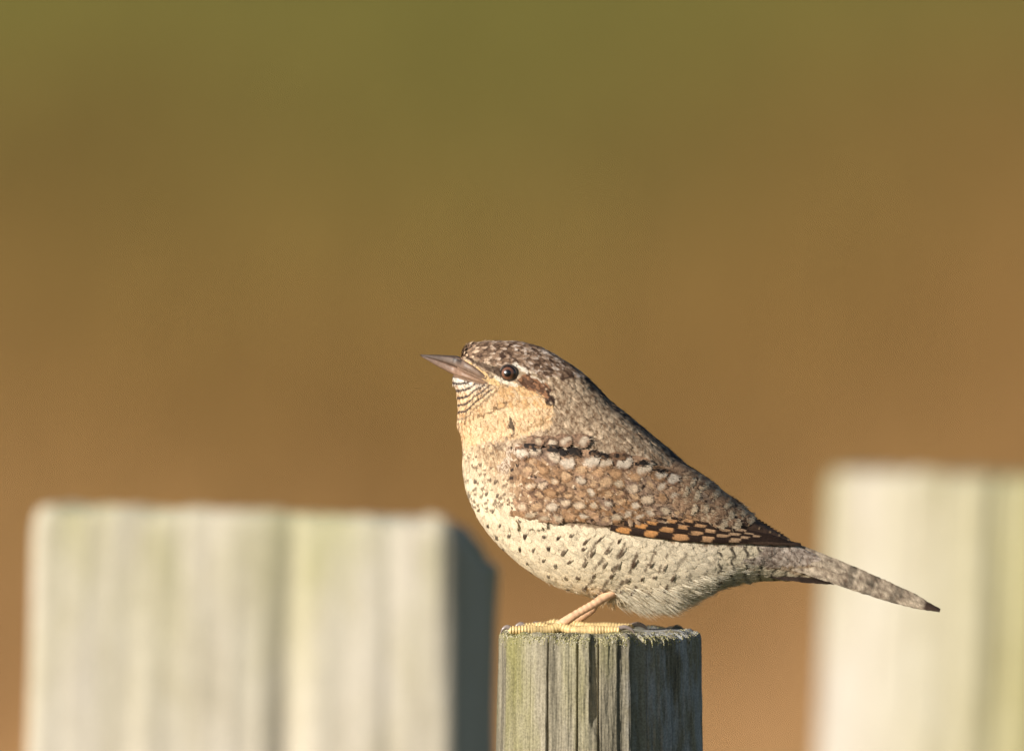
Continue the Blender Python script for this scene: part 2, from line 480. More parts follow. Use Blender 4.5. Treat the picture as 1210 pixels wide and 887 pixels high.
def loft(st, m, na, grow=0.0):
    S = catmull(st, m)
    th = np.linspace(0, 2 * np.pi, na, endpoint=False)     # 0 = top, pi/2 = near side
    c = np.cos(th)[None]; s = np.sin(th)[None]
    mx = (S[:, 0] + S[:, 2]) / 2; my = (S[:, 1] + S[:, 3]) / 2
    hx = (S[:, 0] - S[:, 2]) / 2; hy = (S[:, 1] - S[:, 3]) / 2
    hl = np.hypot(hx, hy)
    k = (hl + grow) / hl
    x = mx[:, None] + (hx * k)[:, None] * c
    y = my[:, None] + (hy * k)[:, None] * c
    sw = np.sign(s) * np.abs(s) ** 0.92
    dep = -(S[:, 4] + grow)[:, None] * sw
    return np.stack([x, dep, y], -1)

NS, NA = 220, 160
BODY = loft(ST, NS, NA)
VIEW = Vector((0, 1, math.tan(PITCH)))
def bvh_of(G):
    n = G.shape[1]
    V = [tuple(v) for v in G.reshape(-1, 3)]
    return BVHTree.FromPolygons(V, [tuple(q) for q in grid_quads(G.shape[0], n, True)])
BV = bvh_of(BODY)
HULL = bvh_of(loft(ST, 160, 120, 2.5))

def surf(px, py, bv=None):
    bv = bv or BV
    hit = bv.ray_cast(Vector((px, -300, py - 300 * VIEW.z)), VIEW)
    if hit[0] is None:
        hit = bv.find_nearest(Vector((px, -6, py)))
        return np.array([px, min(hit[0].y, 0), py]), np.array(hit[1])
    return np.array(hit[0]), np.array(hit[1])

def seg_dist(x, y, pts):
    d = np.full(np.shape(x), 1e9)
    for (x0, y0), (x1, y1) in zip(pts[:-1], pts[1:]):
        dx, dy = x1 - x0, y1 - y0
        t = np.clip(((x - x0) * dx + (y - y0) * dy) / (dx * dx + dy * dy), 0, 1)
        d = np.minimum(d, np.hypot(x - x0 - t * dx, y - y0 - t * dy))
    return d

def inside(x, y, poly):
    r = np.zeros(np.shape(x), bool)
    n = len(poly)
    for i in range(n):
        x0, y0 = poly[i]; x1, y1 = poly[(i + 1) % n]
        if y0 == y1: continue
        c = ((y0 > y) != (y1 > y)) & (x < (x1 - x0) * (y - y0) / (y1 - y0) + x0)
        r ^= c
    return r

P_THROAT = [(500, 436), (545, 430), (562, 436), (588, 451), (615, 457), (638, 466), (650, 478), (656, 490), (650, 503), (630, 513), (600, 519), (572, 523), (545, 531), (500, 534)]
P_WING = [(604, 534), (640, 535), (680, 541), (720, 547), (765, 556), (800, 560), (835, 572), (950, 646), (880, 642), (800, 638), (735, 626), (700, 618), (650, 616), (620, 603), (606, 575)]
P_UNDER = [(500, 530), (545, 530), (575, 526), (600, 535), (604, 575), (618, 602), (648, 617), (720, 624), (800, 641), (880, 644), (905, 650), (870, 664), (1000, 690), (700, 780), (480, 700)]
P_BILL = [(520, 415), (543, 419), (549, 427), (578, 452), (566, 453), (545, 448), (520, 438)]
P_CROWN = [(540, 422), (550, 421), (590, 434), (612, 434), (640, 444), (672, 450), (700, 440), (640, 380), (540, 390)]
P_EYESTR = [(613, 444), (626, 443), (641, 450), (651, 461), (654, 474), (648, 478), (640, 466), (624, 460), (609, 451)]
L_DORSAL = [(660, 421), (690, 441), (722, 472), (760, 503), (800, 538), (826, 560)]

def sp(x, y):            # bars across the chin and throat
    r = np.clip(x - 549, 0, None)
    return (y - 460 + 0.60 * r + 0.5 * np.sin(x * 0.45)) / 8.4 * (1 + 0.012 * r)

def body_color(x, y, v, u, rf, rv):
    """pigment of the plumage; x, y photo pixels, v along feather, u across, rf per feather, rv per vertex random"""
    C = np.empty(x.shape + (3,))
    def put(mask, c, a=1.0):
        a = np.broadcast_to(np.asarray(a, float), x.shape)[mask][:, None]
        C[mask] = C[mask] * (1 - a) + c * a
    xw = x + (vnoise(x / 5, y / 5, 61) - 0.5) * 7; yw = y + (vnoise(x / 5, y / 5, 62) - 0.5) * 7
    # mantle and neck: fine grey brown vermiculation
    t = np.clip(.14 + rv * 0.5 + (rf - 0.5) * 0.3 + (vnoise(x / 3.0, y / 3.0, 63) - 0.5) * 0.75, 0, 1)[..., None]
    C[:] = lin((116, 90, 66)) * (1 - t) + lin((228, 204, 172)) * t
    # dark stripe down the middle of the back
    dd = seg_dist(xw, yw, L_DORSAL)
    put((dd < 10), lin((50, 40, 36)), np.clip(1.25 - dd / 10, 0, 1) * (0.35 + 0.65 * (rf > 0.25)))
    # black scapular stripe
    ds = seg_dist(xw, yw, [(622, 533), (645, 528), (672, 531), (705, 540), (735, 544), (775, 558)])
    put(ds < 6.5, lin((40, 32, 28)), np.clip(1.7 - ds / 5, 0, 1) * (vnoise(x / 9, y / 9, 64) > 0.3))
    # crown: dark feathers with pale tips
    cm = inside(xw, yw, P_CROWN)
    buff = np.clip((605 - x) / 60, 0, 1)[..., None]
    tone = np.clip(.75 * rf + .55 * vnoise(x / 7, y / 6, 68) + .35 * (v - .6) + .25 * (rv - .5) - .22, 0, 1)[..., None]
    dk_, md_ = lin((70, 50, 38)), lin((150, 122, 98))
    pl_ = lin((228, 200, 166)) * buff + lin((210, 194, 178)) * (1 - buff)
    cc = np.where(tone < .5, dk_ * (1 - tone * 2) + md_ * tone * 2, md_ * (2 - tone * 2) + pl_ * (tone * 2 - 1))
    C[cm] = cc[cm]
    # uppertail coverts and rump, greyer
    rm = (xw > 872) & (yw < 668)
    cc = lin((122, 102, 88)) * (1 - t) + lin((224, 208, 190)) * t
    C[rm] = cc[rm]
    # underparts
    um = inside(xw, yw, P_UNDER)
    t2 = np.clip((y - 532) / 58 + np.clip((566 - x) / 50, -.5, .22), 0, 1)[..., None]
    br = np.clip(rv * 0.8 + (rf - 0.5) * 0.3, 0, 1)[..., None]
    up = lin((150, 118, 86)) * (1 - br) + lin((236, 212, 174)) * br
    lo = lin((246, 229, 196)) * (0.86 + 0.16 * br)
    gr = np.clip((x - 700) / 130, 0, 1)[..., None]
    lo = lo * (1 - gr) + lin((250, 234, 204)) * (0.86 + 0.2 * br) * gr
    cc = up * (1 - t2) + lo * t2
    C[um] = cc[um]
    # dark scaly tips of the upper breast
    ub = um & (y < 605) & (x < 640)
    put(ub & (v > 0.8) & (rf > 0.4), lin((96, 74, 56)), 0.75)
    # flank bars and spots under the tail
    fb = um & (x > 690) & (x < 850) & (y > 640) & (y < 706)
    ph = (x + (y - 640) * 0.52 + 5 * vnoise(x / 14, y / 14, 65)) / 19.0
    bar = (ph % 1.0 < 0.2) & (vnoise(x / 8 + 9, y / 8, 66) > 0.42)
    put(fb & bar, lin((96, 76, 58)), np.where(x < 790, 0.85, 0.55))
    ut = um & (x > 848)
    ph = (x + 2.0 * np.sin(y * 0.4)) / 16.0
    put(ut, lin((228, 212, 180)), 0.6)
    put(ut & (ph % 1.0 < 0.22), lin((52, 42, 34)), 0.9)
    # throat and cheek
    tm = inside(xw + (rv - .5) * 5, yw + (rf - .5) * 7, P_THROAT)
    wh = np.clip((468 - y) / 18, 0, 1)[..., None] * np.clip((585 - x) / 20, 0, 1)[..., None]
    mott = vnoise(x / 9, y / 7, 69)[..., None]
    cr = (lin((242, 212, 170)) * mott + lin((230, 192, 146)) * (1 - mott)) * (0.80 + 0.26 * rv[..., None])
    cc = cr * (1 - wh) + lin((232, 224, 210)) * wh
    C[tm] = cc[tm]
    fine = tm & (vnoise(x / 1.7, y / 3.0, 67) > 0.70)
    put(fine, lin((160, 116, 72)), 0.6)
    put(tm & (x > 588) & (y < 482) & (rf > .45), lin((206, 160, 104)), .6)
    p = sp(x, y)
    wdt = np.where(x < 570, 0.34, 0.38)
    put(tm & (p % 1.0 < wdt) & (p > -2.6) & (p < 4.8) & (x < 590), lin((74, 62, 58)), np.clip((596 - x) / 18, 0, 1) * np.clip((5.4 - p) / 2, 0, 1))
    put(tm & (seg_dist(xw, yw, [(566, 492), (583, 484), (600, 477)]) < 1.8), lin((110, 84, 56)), 0.8)
    put(tm & (seg_dist(xw, yw, [(616, 508), (632, 502), (646, 494)]) < 1.4), lin((150, 116, 72)), 0.7)
    put(seg_dist(xw, yw, [(603, 494), (604, 503), (607, 511)]) < 2.2 + 2 * rv, lin((56, 42, 30)), 0.9)
    # mask round the eye
    put(seg_dist(xw, yw, [(548, 428), (566, 440), (586, 452)]) < 4.6, lin((226, 190, 136)), 0.95)
    put(seg_dist(x, y, [(547, 419), (562, 428), (576, 434), (594, 441)]) < np.clip(.8 + (x - 547) * 0.085 + 1.6 * (rv - .5), .6, 4.6), lin((66, 47, 36)), 0.85)
    put(seg_dist(x, y, [(586, 446), (598, 452), (610, 455)]) < 2.3, lin((230, 218, 196)), 0.9)
    put(inside(xw, yw, P_EYESTR), lin((92, 60, 42)), 0.9)
    put(inside(xw, yw, P_EYESTR) & (rf > 0.55), lin((156, 112, 80)), 0.75)
    put(seg_dist(xw, yw, [(648, 462), (652, 471), (648, 480)]) < 2.5, lin((48, 34, 28)), 0.9)
    put(seg_dist(xw, yw, [(604, 431), (613, 435), (622, 441)]) < 2.8, lin((238, 228, 210)), 0.95)
    put(seg_dist(xw, yw, [(622, 441), (634, 445), (642, 450)]) < 2.4, lin((222, 208, 186)), 0.8 * (rf > .5))
    put(inside(x, y, P_BILL), lin((140, 114, 94)), 1.0)
    put(seg_dist(x, y, [(601, 440), (601.5, 440)]) < 9.8, lin((52, 38, 30)), 0.8)
    return C

ROOT = Vector(((700 - CX) * K, 0, POST_TOP))
bird = bpy.data.objects.new('bird', None); COL.objects.link(bird)
bird.location = ROOT
bird.empty_display_size = 0.03
tag(bird, 'small mottled brown bird with barred cream throat, perched on the slim post', 'bird')

def w_local(Q):
    return q2w(Q) - np.array(ROOT)

# body: one continuous surface
def make_body():
    G = BODY.copy()
    V = G.reshape(-1, 3)
    rv = RNG.random(len(V)); rf = np.full(len(V), 0.5)
    c = body_color(V[:, 0], V[:, 2], np.full(len(V), 0.3), np.zeros(len(V)), rf, rv) * 0.85
    caps = []
    for r, base in ((0, 0), (NS - 1, (NS - 1) * NA)):
        caps.append(G[r].mean(0))
    V2 = np.concatenate([V, np.array(caps)])
    c = np.concatenate([c, c[[0, -1]]])
    i = np.arange(NA); j = (i + 1) % NA
    tris = np.concatenate([np.stack([np.full(NA, len(V)), i, j], -1), np.stack([np.full(NA, len(V) + 1), j + (NS - 1) * NA, i + (NS - 1) * NA], -1)])
    return link('body', build_mesh('body', w_local(V2), grid_quads(NS, NA, True), tris, c), M_FEATHER, bird)
body = make_body()

# surface frame at loft positions
dS = np.gradient(BODY, axis=0)
dT = (np.roll(BODY, -1, 1) - np.roll(BODY, 1, 1)) / 2
NRM = np.cross(dS, dT)
NRM /= np.linalg.norm(NRM, axis=-1, keepdims=True) + 1e-9
ctr = BODY.mean(1, keepdims=True)
flip = np.sign((NRM * (BODY - ctr)).sum(-1, keepdims=True)); NRM = NRM * np.where(flip == 0, 1, flip)
AREA = np.linalg.norm(np.cross(dS, dT), axis=-1)

def poisson(n_cand, rad_fn, keep=None):
    p = (AREA / AREA.sum()).ravel()
    idx = RNG.choice(len(p), n_cand, p=p)
    pos = BODY.reshape(-1, 3)[idx] + RNG.normal(0, 0.4, (n_cand, 3))
    cell = {}
    out = []
    for k in range(n_cand):
        P = pos[k]
        r = rad_fn(P)
        if r is None: continue
        key = (int(P[0] // 6), int(P[1] // 6), int(P[2] // 6))
        ok = True
        for a in (-1, 0, 1):
            for b in (-1, 0, 1):
                for c in (-1, 0, 1):
                    for Q in cell.get((key[0] + a, key[1] + b, key[2] + c), ()):
                        if (P[0] - Q[0]) ** 2 + (P[1] - Q[1]) ** 2 + (P[2] - Q[2]) ** 2 < r * r:
                            ok = False; break
                    if not ok: break
                if not ok: break
            if not ok: break
        if ok:
            cell.setdefault(key, []).append(P); out.append(idx[k])
    return np.array(out)

VR = np.array([0, .2, .4, .58, .74, .88, 1.0]); UR = np.array([-1, -.5, 0, .5, 1.0])
PROF = np.array([.35, .75, .98, 1.0, .88, .62, .18])

def feather_field(idx, L, W, lift, curl, jit=0.16, barbs=7, off=0.2, rot=0.0):
    """a small contour feather with a frayed edge at each body sample; returns verts(px), quads, tris, v, u, feather index"""
    n = len(idx)
    P = BODY.reshape(-1, 3)[idx]; nn = NRM.reshape(-1, 3)[idx]
    t = dS.reshape(-1, 3)[idx].copy(); t /= np.linalg.norm(t, axis=1, keepdims=True)
    t += RNG.normal(0, jit, (n, 3)); t -= nn * (t * nn).sum(1, keepdims=True); t /= np.linalg.norm(t, axis=1, keepdims=True)
    b = np.cross(nn, t)
    if rot:
        sgn = -np.sign(nn[:, 1:2]); t = t * math.cos(rot) + b * math.sin(rot) * sgn; b = np.cross(nn, t)
    L = L * RNG.uniform(.85, 1.15, n); W = W * RNG.uniform(.85, 1.15, n); lift = lift * RNG.uniform(.5, 1.5, n)
    def at(u, v, pr):
        return (P[:, None] + t[:, None] * (L[:, None] * v)[..., None] + b[:, None] * (W[:, None] * u * pr)[..., None]
                + nn[:, None] * (off + lift[:, None] * L[:, None] * v - (curl * L * L)[:, None] * v ** 2 - 0.16 * W[:, None] * (u * pr) ** 2)[..., None])
    vv, uu = np.meshgrid(VR, UR, indexing='ij'); pp = np.repeat(PROF[:, None], 5, 1)
    vv, uu, pp = vv.ravel()[None], uu.ravel()[None], pp.ravel()[None]
    vj = vv + RNG.normal(0, .02, (n, 35)); uj = uu * (1 + RNG.normal(0, .07, (n, 35)))
    A = at(uj, vj, pp)
    # barbs: thin slivers leaving the distal edge
    m = barbs * 2
    v0 = np.linspace(.45, 1.0, barbs)[None] + RNG.normal(0, .03, (n, barbs))
    V3, U3 = [], []
    Bv = []
    for side in (-1, 1):
        pr0 = np.interp(v0, VR, PROF); 
        v1 = v0 - 0.09; pr1 = np.interp(v1, VR, PROF)
        ln = RNG.uniform(.10, .30, v0.shape)
        u0 = side * np.ones_like(v0) * .97
        e0 = at(u0, v0, pr0); e1 = at(u0, v1, pr1)
        tip = at(side * (1.0 + 0.25 * (1 - v0) + RNG.normal(0, .1, v0.shape)), v0 + ln, np.maximum(pr0, .12))
        Bv.append(np.stack([e0, e1, tip], 2)); V3.append(np.stack([v0, v1, v0 + ln], 2)); U3.append(np.stack([u0, u0, u0], 2))
    Bv = np.concatenate(Bv, 1).reshape(n, m * 3, 3); V3 = np.concatenate(V3, 1).reshape(n, -1); U3 = np.concatenate(U3, 1).reshape(n, -1)
    allv = np.concatenate([A, Bv], 1)
    per = 35 + m * 3
    base = (np.arange(n) * per)[:, None, None]
    q = base + grid_quads(7, 5)[None]
    tr = base + (35 + np.arange(m * 3).reshape(m, 3))[None]
    v = np.concatenate([np.repeat(vv, n, 0), V3], 1); u = np.concatenate([np.repeat(uu, n, 0), U3], 1)
    return allv, q.reshape(-1, 4), tr.reshape(-1, 3), v, u

def covered(P):          # hidden below the folded wing
    return inside(np.array([P[0]]), np.array([P[2]]), P_WING)[0] and abs(P[1]) > 14

def plumage(name, sel, n_cand, rad, L, W, lift, curl, colfn=None, jit=.16):
    def rf(P):
        if not sel(P): return None
        if math.hypot(P[0] - 601, P[2] - 440.5) < 9.5 and abs(P[1]) > 12: return None
        if inside(np.array([P[0]]), np.array([P[2]]), P_BILL)[0]: return None
        return rad
    idx = poisson(n_cand, rf)
    n = len(idx)
    V, q, t, v, u = feather_field(idx, L, W, lift, np.full(n, curl), jit)
    rfv = np.repeat(RNG.random((n, 1)), V.shape[1], 1); rv = RNG.random(v.shape)
    x, y = V[..., 0], V[..., 2] - V[..., 1] * VIEW.z
    c = (colfn or body_color)(x, y, v, u, rfv, rv)
    c = c * (0.88 + 0.24 * rfv[..., None])
    o = link(name, build_mesh(name, w_local(V.reshape(-1, 3)), q, t, c.reshape(-1, 3)), M_FEATHER, body)
    o['kind'] = 'stuff'
    return n

cnt = {}
head = lambda P: P[2] < 540 - (P[0] - 545) * 0.55 and P[0] < 660 and not covered(P)
cnt['head'] = plumage('head_plumage', head, 30000, 2.5, 8.5, 2.3, .09, .006, jit=.24)
cnt['back'] = plumage('back_plumage', lambda P: not head(P) and not covered(P) and not inside(np.array([P[0]]), np.array([P[2]]), P_UNDER)[0], 26000, 3.9, 12.0, 4.2, .08, .004)
cnt['under'] = plumage('belly_plumage', lambda P: not head(P) and not covered(P) and inside(np.array([P[0]]), np.array([P[2]]), P_UNDER)[0], 30000, 4.2, 15.0, 4.0, .07, .005)

# larger breast and belly feathers, each with a dark arrow mark at its tip
def spotted():
    pts = []
    row = 0
    yy = 566.0
    while yy < 712:
        xx = 548 + (row % 2) * 8.5
        while xx < 800:
            jx, jy = xx + RNG.normal(0, 2.0), yy + RNG.normal(0, 2.0)
            if inside(np.array([jx]), np.array([jy]), P_UNDER)[0] and not inside(np.array([jx]), np.array([jy]), P_WING)[0] and not (jx > 745 and jy < 650):
                pts.append((jx, jy))
            xx += 18.5
        yy += 16.0; row += 1
    idx = []
    flat = BODY.reshape(-1, 3)
    for jx, jy in pts:
        h = BV.ray_cast(Vector((jx, -300, jy - 300 * VIEW.z)), VIEW)
        if h[0] is None: continue
        p = np.array(h[0])
        i = int(np.argmin(((flat - p) ** 2).sum(1)))
        idx.append(i)
        r, a = divmod(i, NA)
        idx.append(r * NA + (NA - a) % NA)
    idx = np.array(idx)
    px_ = flat[idx][:, 0]
    for name, sub, L, W, rot, cd in (('breast_feathers', idx[px_ < 668], 8.5, 2.1, 1.15, (70, 54, 42)), ('flank_feathers', idx[px_ >= 668], 11.5, 2.3, 1.62, (84, 64, 48))):
        n = len(sub)
        V, q, t, v, u = feather_field(sub, L * RNG.uniform(.6, 1.2, n), W * RNG.uniform(.6, 1.15, n), .03, np.full(n, .006), .16, off=1.3, barbs=4, rot=rot)
        rfv = np.repeat(RNG.random((n, 1)), V.shape[1], 1); rv = RNG.random(v.shape)
        x, y = V[..., 0], V[..., 2] - V[..., 1] * VIEW.z
        c = body_color(x, y, v * 0.5, u, rfv, rv)
        k = (np.clip((v - .12) / .3, 0, 1) * (.75 + .25 * rfv))[..., None]
        c = c * (1 - k) + lin(cd) * (.7 + .6 * rv[..., None]) * k
        o = link(name, build_mesh(name, w_local(V.reshape(-1, 3)), q, t, c.reshape(-1, 3)), M_FEATHER, body)
        o['kind'] = 'stuff'
spotted()

# loose hair-like feathers of the vent, thigh and belly edge
def strands(name, roots, dirs, length, width, cols, droop=0.1):
    n = len(roots)
    side = np.cross(dirs, np.array([0, 1.0, 0])); side /= np.linalg.norm(side, axis=1, keepdims=True) + 1e-9
    P = []
    for v, w in ((0, 1), (.35, .9), (.7, .6), (1, 0)):
        c = roots + dirs * (length * v)[:, None] + np.array([0, 0, 1.0]) * (droop * length * v * v)[:, None]
        if w > 0:
            P += [c - side * (width * w)[:, None], c + side * (width * w)[:, None]]
        else: P += [c]
    V = np.stack(P, 1)
    base = np.arange(n)[:, None] * 7
    q = np.concatenate([base + np.array([[0, 1, 3, 2]]), base + np.array([[2, 3, 5, 4]])]); t = base + np.array([[4, 5, 6]])
    c = np.repeat(cols[:, None], 7, 1)
    o = link(name, build_mesh(name, w_local(V.reshape(-1, 3)), q, t, c.reshape(-1, 3)), M_FEATHER, body)
    o['kind'] = 'stuff'

def vent():
    R, D, L, W, C = [], [], [], [], []
    flat = BODY.reshape(-1, 3); fn = NRM.reshape(-1, 3); fd = dS.reshape(-1, 3)
    m = (flat[:, 0] > 722) & (flat[:, 0] < 880) & (flat[:, 2] > 690 - np.clip(flat[:, 0] - 790, 0, 99) * .35) & (fn[:, 2] > 0.1)
    ii = np.nonzero(m)[0]
    for i in RNG.choice(ii, 5200, p=AREA.ravel()[ii] / AREA.ravel()[ii].sum()):
        P = flat[i]; d = fd[i] / np.linalg.norm(fd[i])
        k = np.clip((P[2] - 675) / 35, 0, 1) * np.clip((835 - P[0]) / 60, 0, 1)
        dd = d + fn[i] * RNG.normal(.11, .06) + np.array([.05, 0, .28 * k]) + RNG.normal(0, .07, 3) + .5 * np.array([0, vnoise(P[0] / 7, P[1] / 5, 91) - .5, vnoise(P[0] / 6, P[1] / 6, 92) - .5])
        R.append(P - fn[i] * .5); D.append(dd / np.linalg.norm(dd)); L.append(RNG.uniform(12, 26) * (.7 + .5 * k)); W.append(RNG.uniform(.12, .27))
        g = RNG.random()
        base = lin((246, 236, 210)) * RNG.uniform(.8, 1.05) if g > .12 else lin((178, 156, 126)) * RNG.uniform(.7, 1)
        if 832 < P[0]: base = base * .8
        C.append(base)
    strands('vent_plumage', np.array(R), np.array(D), np.array(L), np.array(W), np.array(C), .08)
    # fluff round the top of the legs
    R, D, L, W, C = [], [], [], [], []
    for s in (-1, 1):
        for k in range(420):
            P = np.array([RNG.normal(728, 9), s * RNG.uniform(14, 30), RNG.normal(698, 4)])
            d = np.array([RNG.normal(-.05, .45), RNG.normal(0, .2), 1.0])
            R.append(P); D.append(d / np.linalg.norm(d)); L.append(RNG.uniform(6, 15)); W.append(RNG.uniform(.25, .55))
            C.append(lin((228, 208, 172)) * RNG.uniform(.7, 1.05))
    strands('thigh_plumage', np.array(R), np.array(D), np.array(L), np.array(W), np.array(C), .05)
    # wisps that soften the outline all round
    sel = RNG.choice(len(flat), 8000, p=AREA.ravel() / AREA.sum())
    sel = np.array([i for i in sel if not covered(flat[i]) and math.hypot(flat[i][0] - 601, flat[i][2] - 440) > 13])
    P = flat[sel]; d = fd[sel] / np.linalg.norm(fd[sel], axis=1, keepdims=True)
    d = d + fn[sel] * RNG.normal(.13, .09, (len(sel), 1)) + RNG.normal(0, .13, (len(sel), 3)); d /= np.linalg.norm(d, axis=1, keepdims=True)
    c = body_color(P[:, 0], P[:, 2], RNG.random(len(sel)), np.zeros(len(sel)), RNG.random(len(sel)), RNG.random(len(sel)))
    hd = P[:, 0] < 640
    strands('wisps', P, d, RNG.uniform(4, 9, len(sel)) * np.where(hd, .75, 1.15), RNG.uniform(.12, .28, len(sel)), c * RNG.uniform(.6, 1.05, (len(sel), 1)), 0)
vent()

# ------------------------------------------------------------------ wings
def far_copy(o, parent):
    c = o.copy(); COL.objects.link(c); c.parent = parent
    return c

def drawn_feather(name, axis, widths, colfn, parent, off0, off1, nv=15, nu=7, barbs=10, hull=None, tip_round=False, slivers=0):
    """feather laid over the wing: axis = centre line in photo pixels (root to tip), widths = half widths along it"""
    hull = hull or HULL
    axis = np.array(axis, float)
    L = np.concatenate([[0], np.cumsum(np.hypot(*np.diff(axis, axis=0).T))])
    tv = np.linspace(0, 1, nv)
    cx = np.interp(tv * L[-1], L, axis[:, 0]); cy = np.interp(tv * L[-1], L, axis[:, 1])
    dx = np.gradient(cx); dy = np.gradient(cy); l = np.hypot(dx, dy); dx, dy = dx / l, dy / l
    if tip_round:
        vt = 1 - min(.5, .95 * widths[-1] / L[-1])
        tv = np.where(tv > .5, .5 + .5 * (1 - (1 - (tv - .5) / .5) ** 1.6), tv)
        cx = np.interp(tv * L[-1], L, axis[:, 0]); cy = np.interp(tv * L[-1], L, axis[:, 1])
        dx = np.gradient(cx, tv); dy = np.gradient(cy, tv); l = np.hypot(dx, dy); dx, dy = dx / l, dy / l
    hw = np.interp(tv, np.linspace(0, 1, len(widths)), widths)
    if tip_round: hw = hw * np.sqrt(np.clip(1.001 - np.clip((tv - vt) / (1 - vt), 0, 1) ** 2, 0, 1))
    us = np.linspace(-1, 1, nu)
    X = cx[:, None] - dy[:, None] * hw[:, None] * us; Y = cy[:, None] + dx[:, None] * hw[:, None] * us
    vv = np.repeat(tv[:, None], nu, 1); uu = np.repeat(us[None], nv, 0)
    X, Y, vv, uu = X.ravel(), Y.ravel(), vv.ravel(), uu.ravel()
    jit = (vv > .5) * (np.abs(uu) > .9)
    X = X + RNG.normal(0, .35, X.shape) * jit; Y = Y + RNG.normal(0, .35, X.shape) * jit
    # frayed tip
    ks = RNG.uniform(-.95, .95, barbs)
    bx, by, bv_, bu = [], [], [], []
    tl = L[-1]
    for k in ks:
        vb = vt + (1 - vt) * math.sqrt(1 - k * k) - .01 if tip_round else 1 - .22 * k * k
        w0 = np.interp(vb, np.linspace(0, 1, len(widths)), widths)
        ex, ey = np.interp(vb * tl, L, axis[:, 0]), np.interp(vb * tl, L, axis[:, 1])
        ddx, ddy = dx[-1], dy[-1]
        for (a, bb) in ((-.7, 0), (.7, 0), (RNG.normal(0, .4), RNG.uniform(.7, 1.7))):
            bx.append(ex - ddy * (w0 * k + a) + ddx * bb); by.append(ey + ddx * (w0 * k + a) + ddy * bb); bv_.append(vb); bu.append(k)
    nb = len(bx)
    X = np.concatenate([X, bx]); Y = np.concatenate([Y, by]); vv = np.concatenate([vv, bv_]); uu = np.concatenate([uu, bu])
    off = off0 + (off1 - off0) * vv + (1 - uu ** 2) * .9
    Q = np.empty((len(X), 3))
    for i in range(len(X)):
        p, nrm = surf(X[i], Y[i], hull)
        if nrm[1] > 0: nrm = -nrm
        Q[i] = p + nrm * off[i]
    c = colfn(X, Y, vv, uu, RNG.random(len(X)))
    tr = nv * nu + np.arange(nb).reshape(-1, 3)
    if slivers:
        # loose barbs lying on the vane, combed outwards from the shaft
        vs_ = np.sqrt(RNG.uniform(.12, .93, slivers)); us_ = RNG.uniform(-.95, .95, slivers)
        hws = np.interp(vs_, tv, hw); gx = np.interp(vs_, tv, dx); gy = np.interp(vs_, tv, dy)
        sx = np.interp(vs_, tv, cx) - gy * hws * us_; sy = np.interp(vs_, tv, cy) + gx * hws * us_
        an = us_ * .55 + RNG.normal(0, .22, slivers)
        ex = gx * np.cos(an) - gy * np.sin(an); ey = gy * np.cos(an) + gx * np.sin(an)
        ll = RNG.uniform(3.0, 6.5, slivers); wd = RNG.uniform(.25, .5, slivers)
        SX = np.stack([sx - ey * wd, sx + ey * wd, sx + ex * ll], -1).ravel(); SY = np.stack([sy + ex * wd, sy - ex * wd, sy + ey * ll], -1).ravel()
        so = np.stack([np.zeros(slivers), np.zeros(slivers), np.full(slivers, .8)], -1).ravel() + np.repeat(off0 + (off1 - off0) * vs_ + (1 - us_ ** 2) * .9, 3) + .25
        QS = np.empty((len(SX), 3))
        for i in range(len(SX)):
            p, nrm = surf(SX[i], SY[i], hull)
            if nrm[1] > 0: nrm = -nrm
            QS[i] = p + nrm * so[i]
        cs = colfn(np.repeat(sx, 3), np.repeat(sy, 3), np.repeat(vs_, 3), np.repeat(us_, 3), np.full(3 * slivers, .5)) * np.repeat(RNG.choice([.42, .7, .95, 1.2], slivers, p=[.12, .3, .36, .22]), 3)[:, None]
        tr = np.concatenate([tr.reshape(-1, 3), len(Q) + np.arange(len(QS)).reshape(-1, 3)])
        Q = np.concatenate([Q, QS]); c = np.concatenate([c, np.minimum(cs, .92)])
    o = link(name, build_mesh(name, w_local(Q), grid_quads(nv, nu), tr, c), M_FEATHER, parent)
    return o

def wing_base():
    xs = np.linspace(600, 950, 90); ys = np.linspace(528, 648, 50)
    idx = -np.ones((50, 90), int); V = []
    X, Y = np.meshgrid(xs, ys)
    ins = inside(X, Y, P_WING)
    for r in range(50):
        for c in range(90):
            if ins[r, c]:
                p, n = surf(X[r, c], Y[r, c], HULL)
                idx[r, c] = len(V); V.append(p)
    q = [(idx[r, c], idx[r, c + 1], idx[r + 1, c + 1], idx[r + 1, c]) for r in range(49) for c in range(89)
         if min(idx[r, c], idx[r, c + 1], idx[r + 1, c + 1], idx[r + 1, c]) >= 0]
    V = np.array(V)
    t = RNG.random((len(V), 1))
    c = lin((96, 70, 50)) * (1 - t) + lin((160, 124, 90)) * t
    return link('wing', build_mesh('wing', w_local(V), np.array(q), None, c), M_FEATHER, bird)
wing = wing_base()

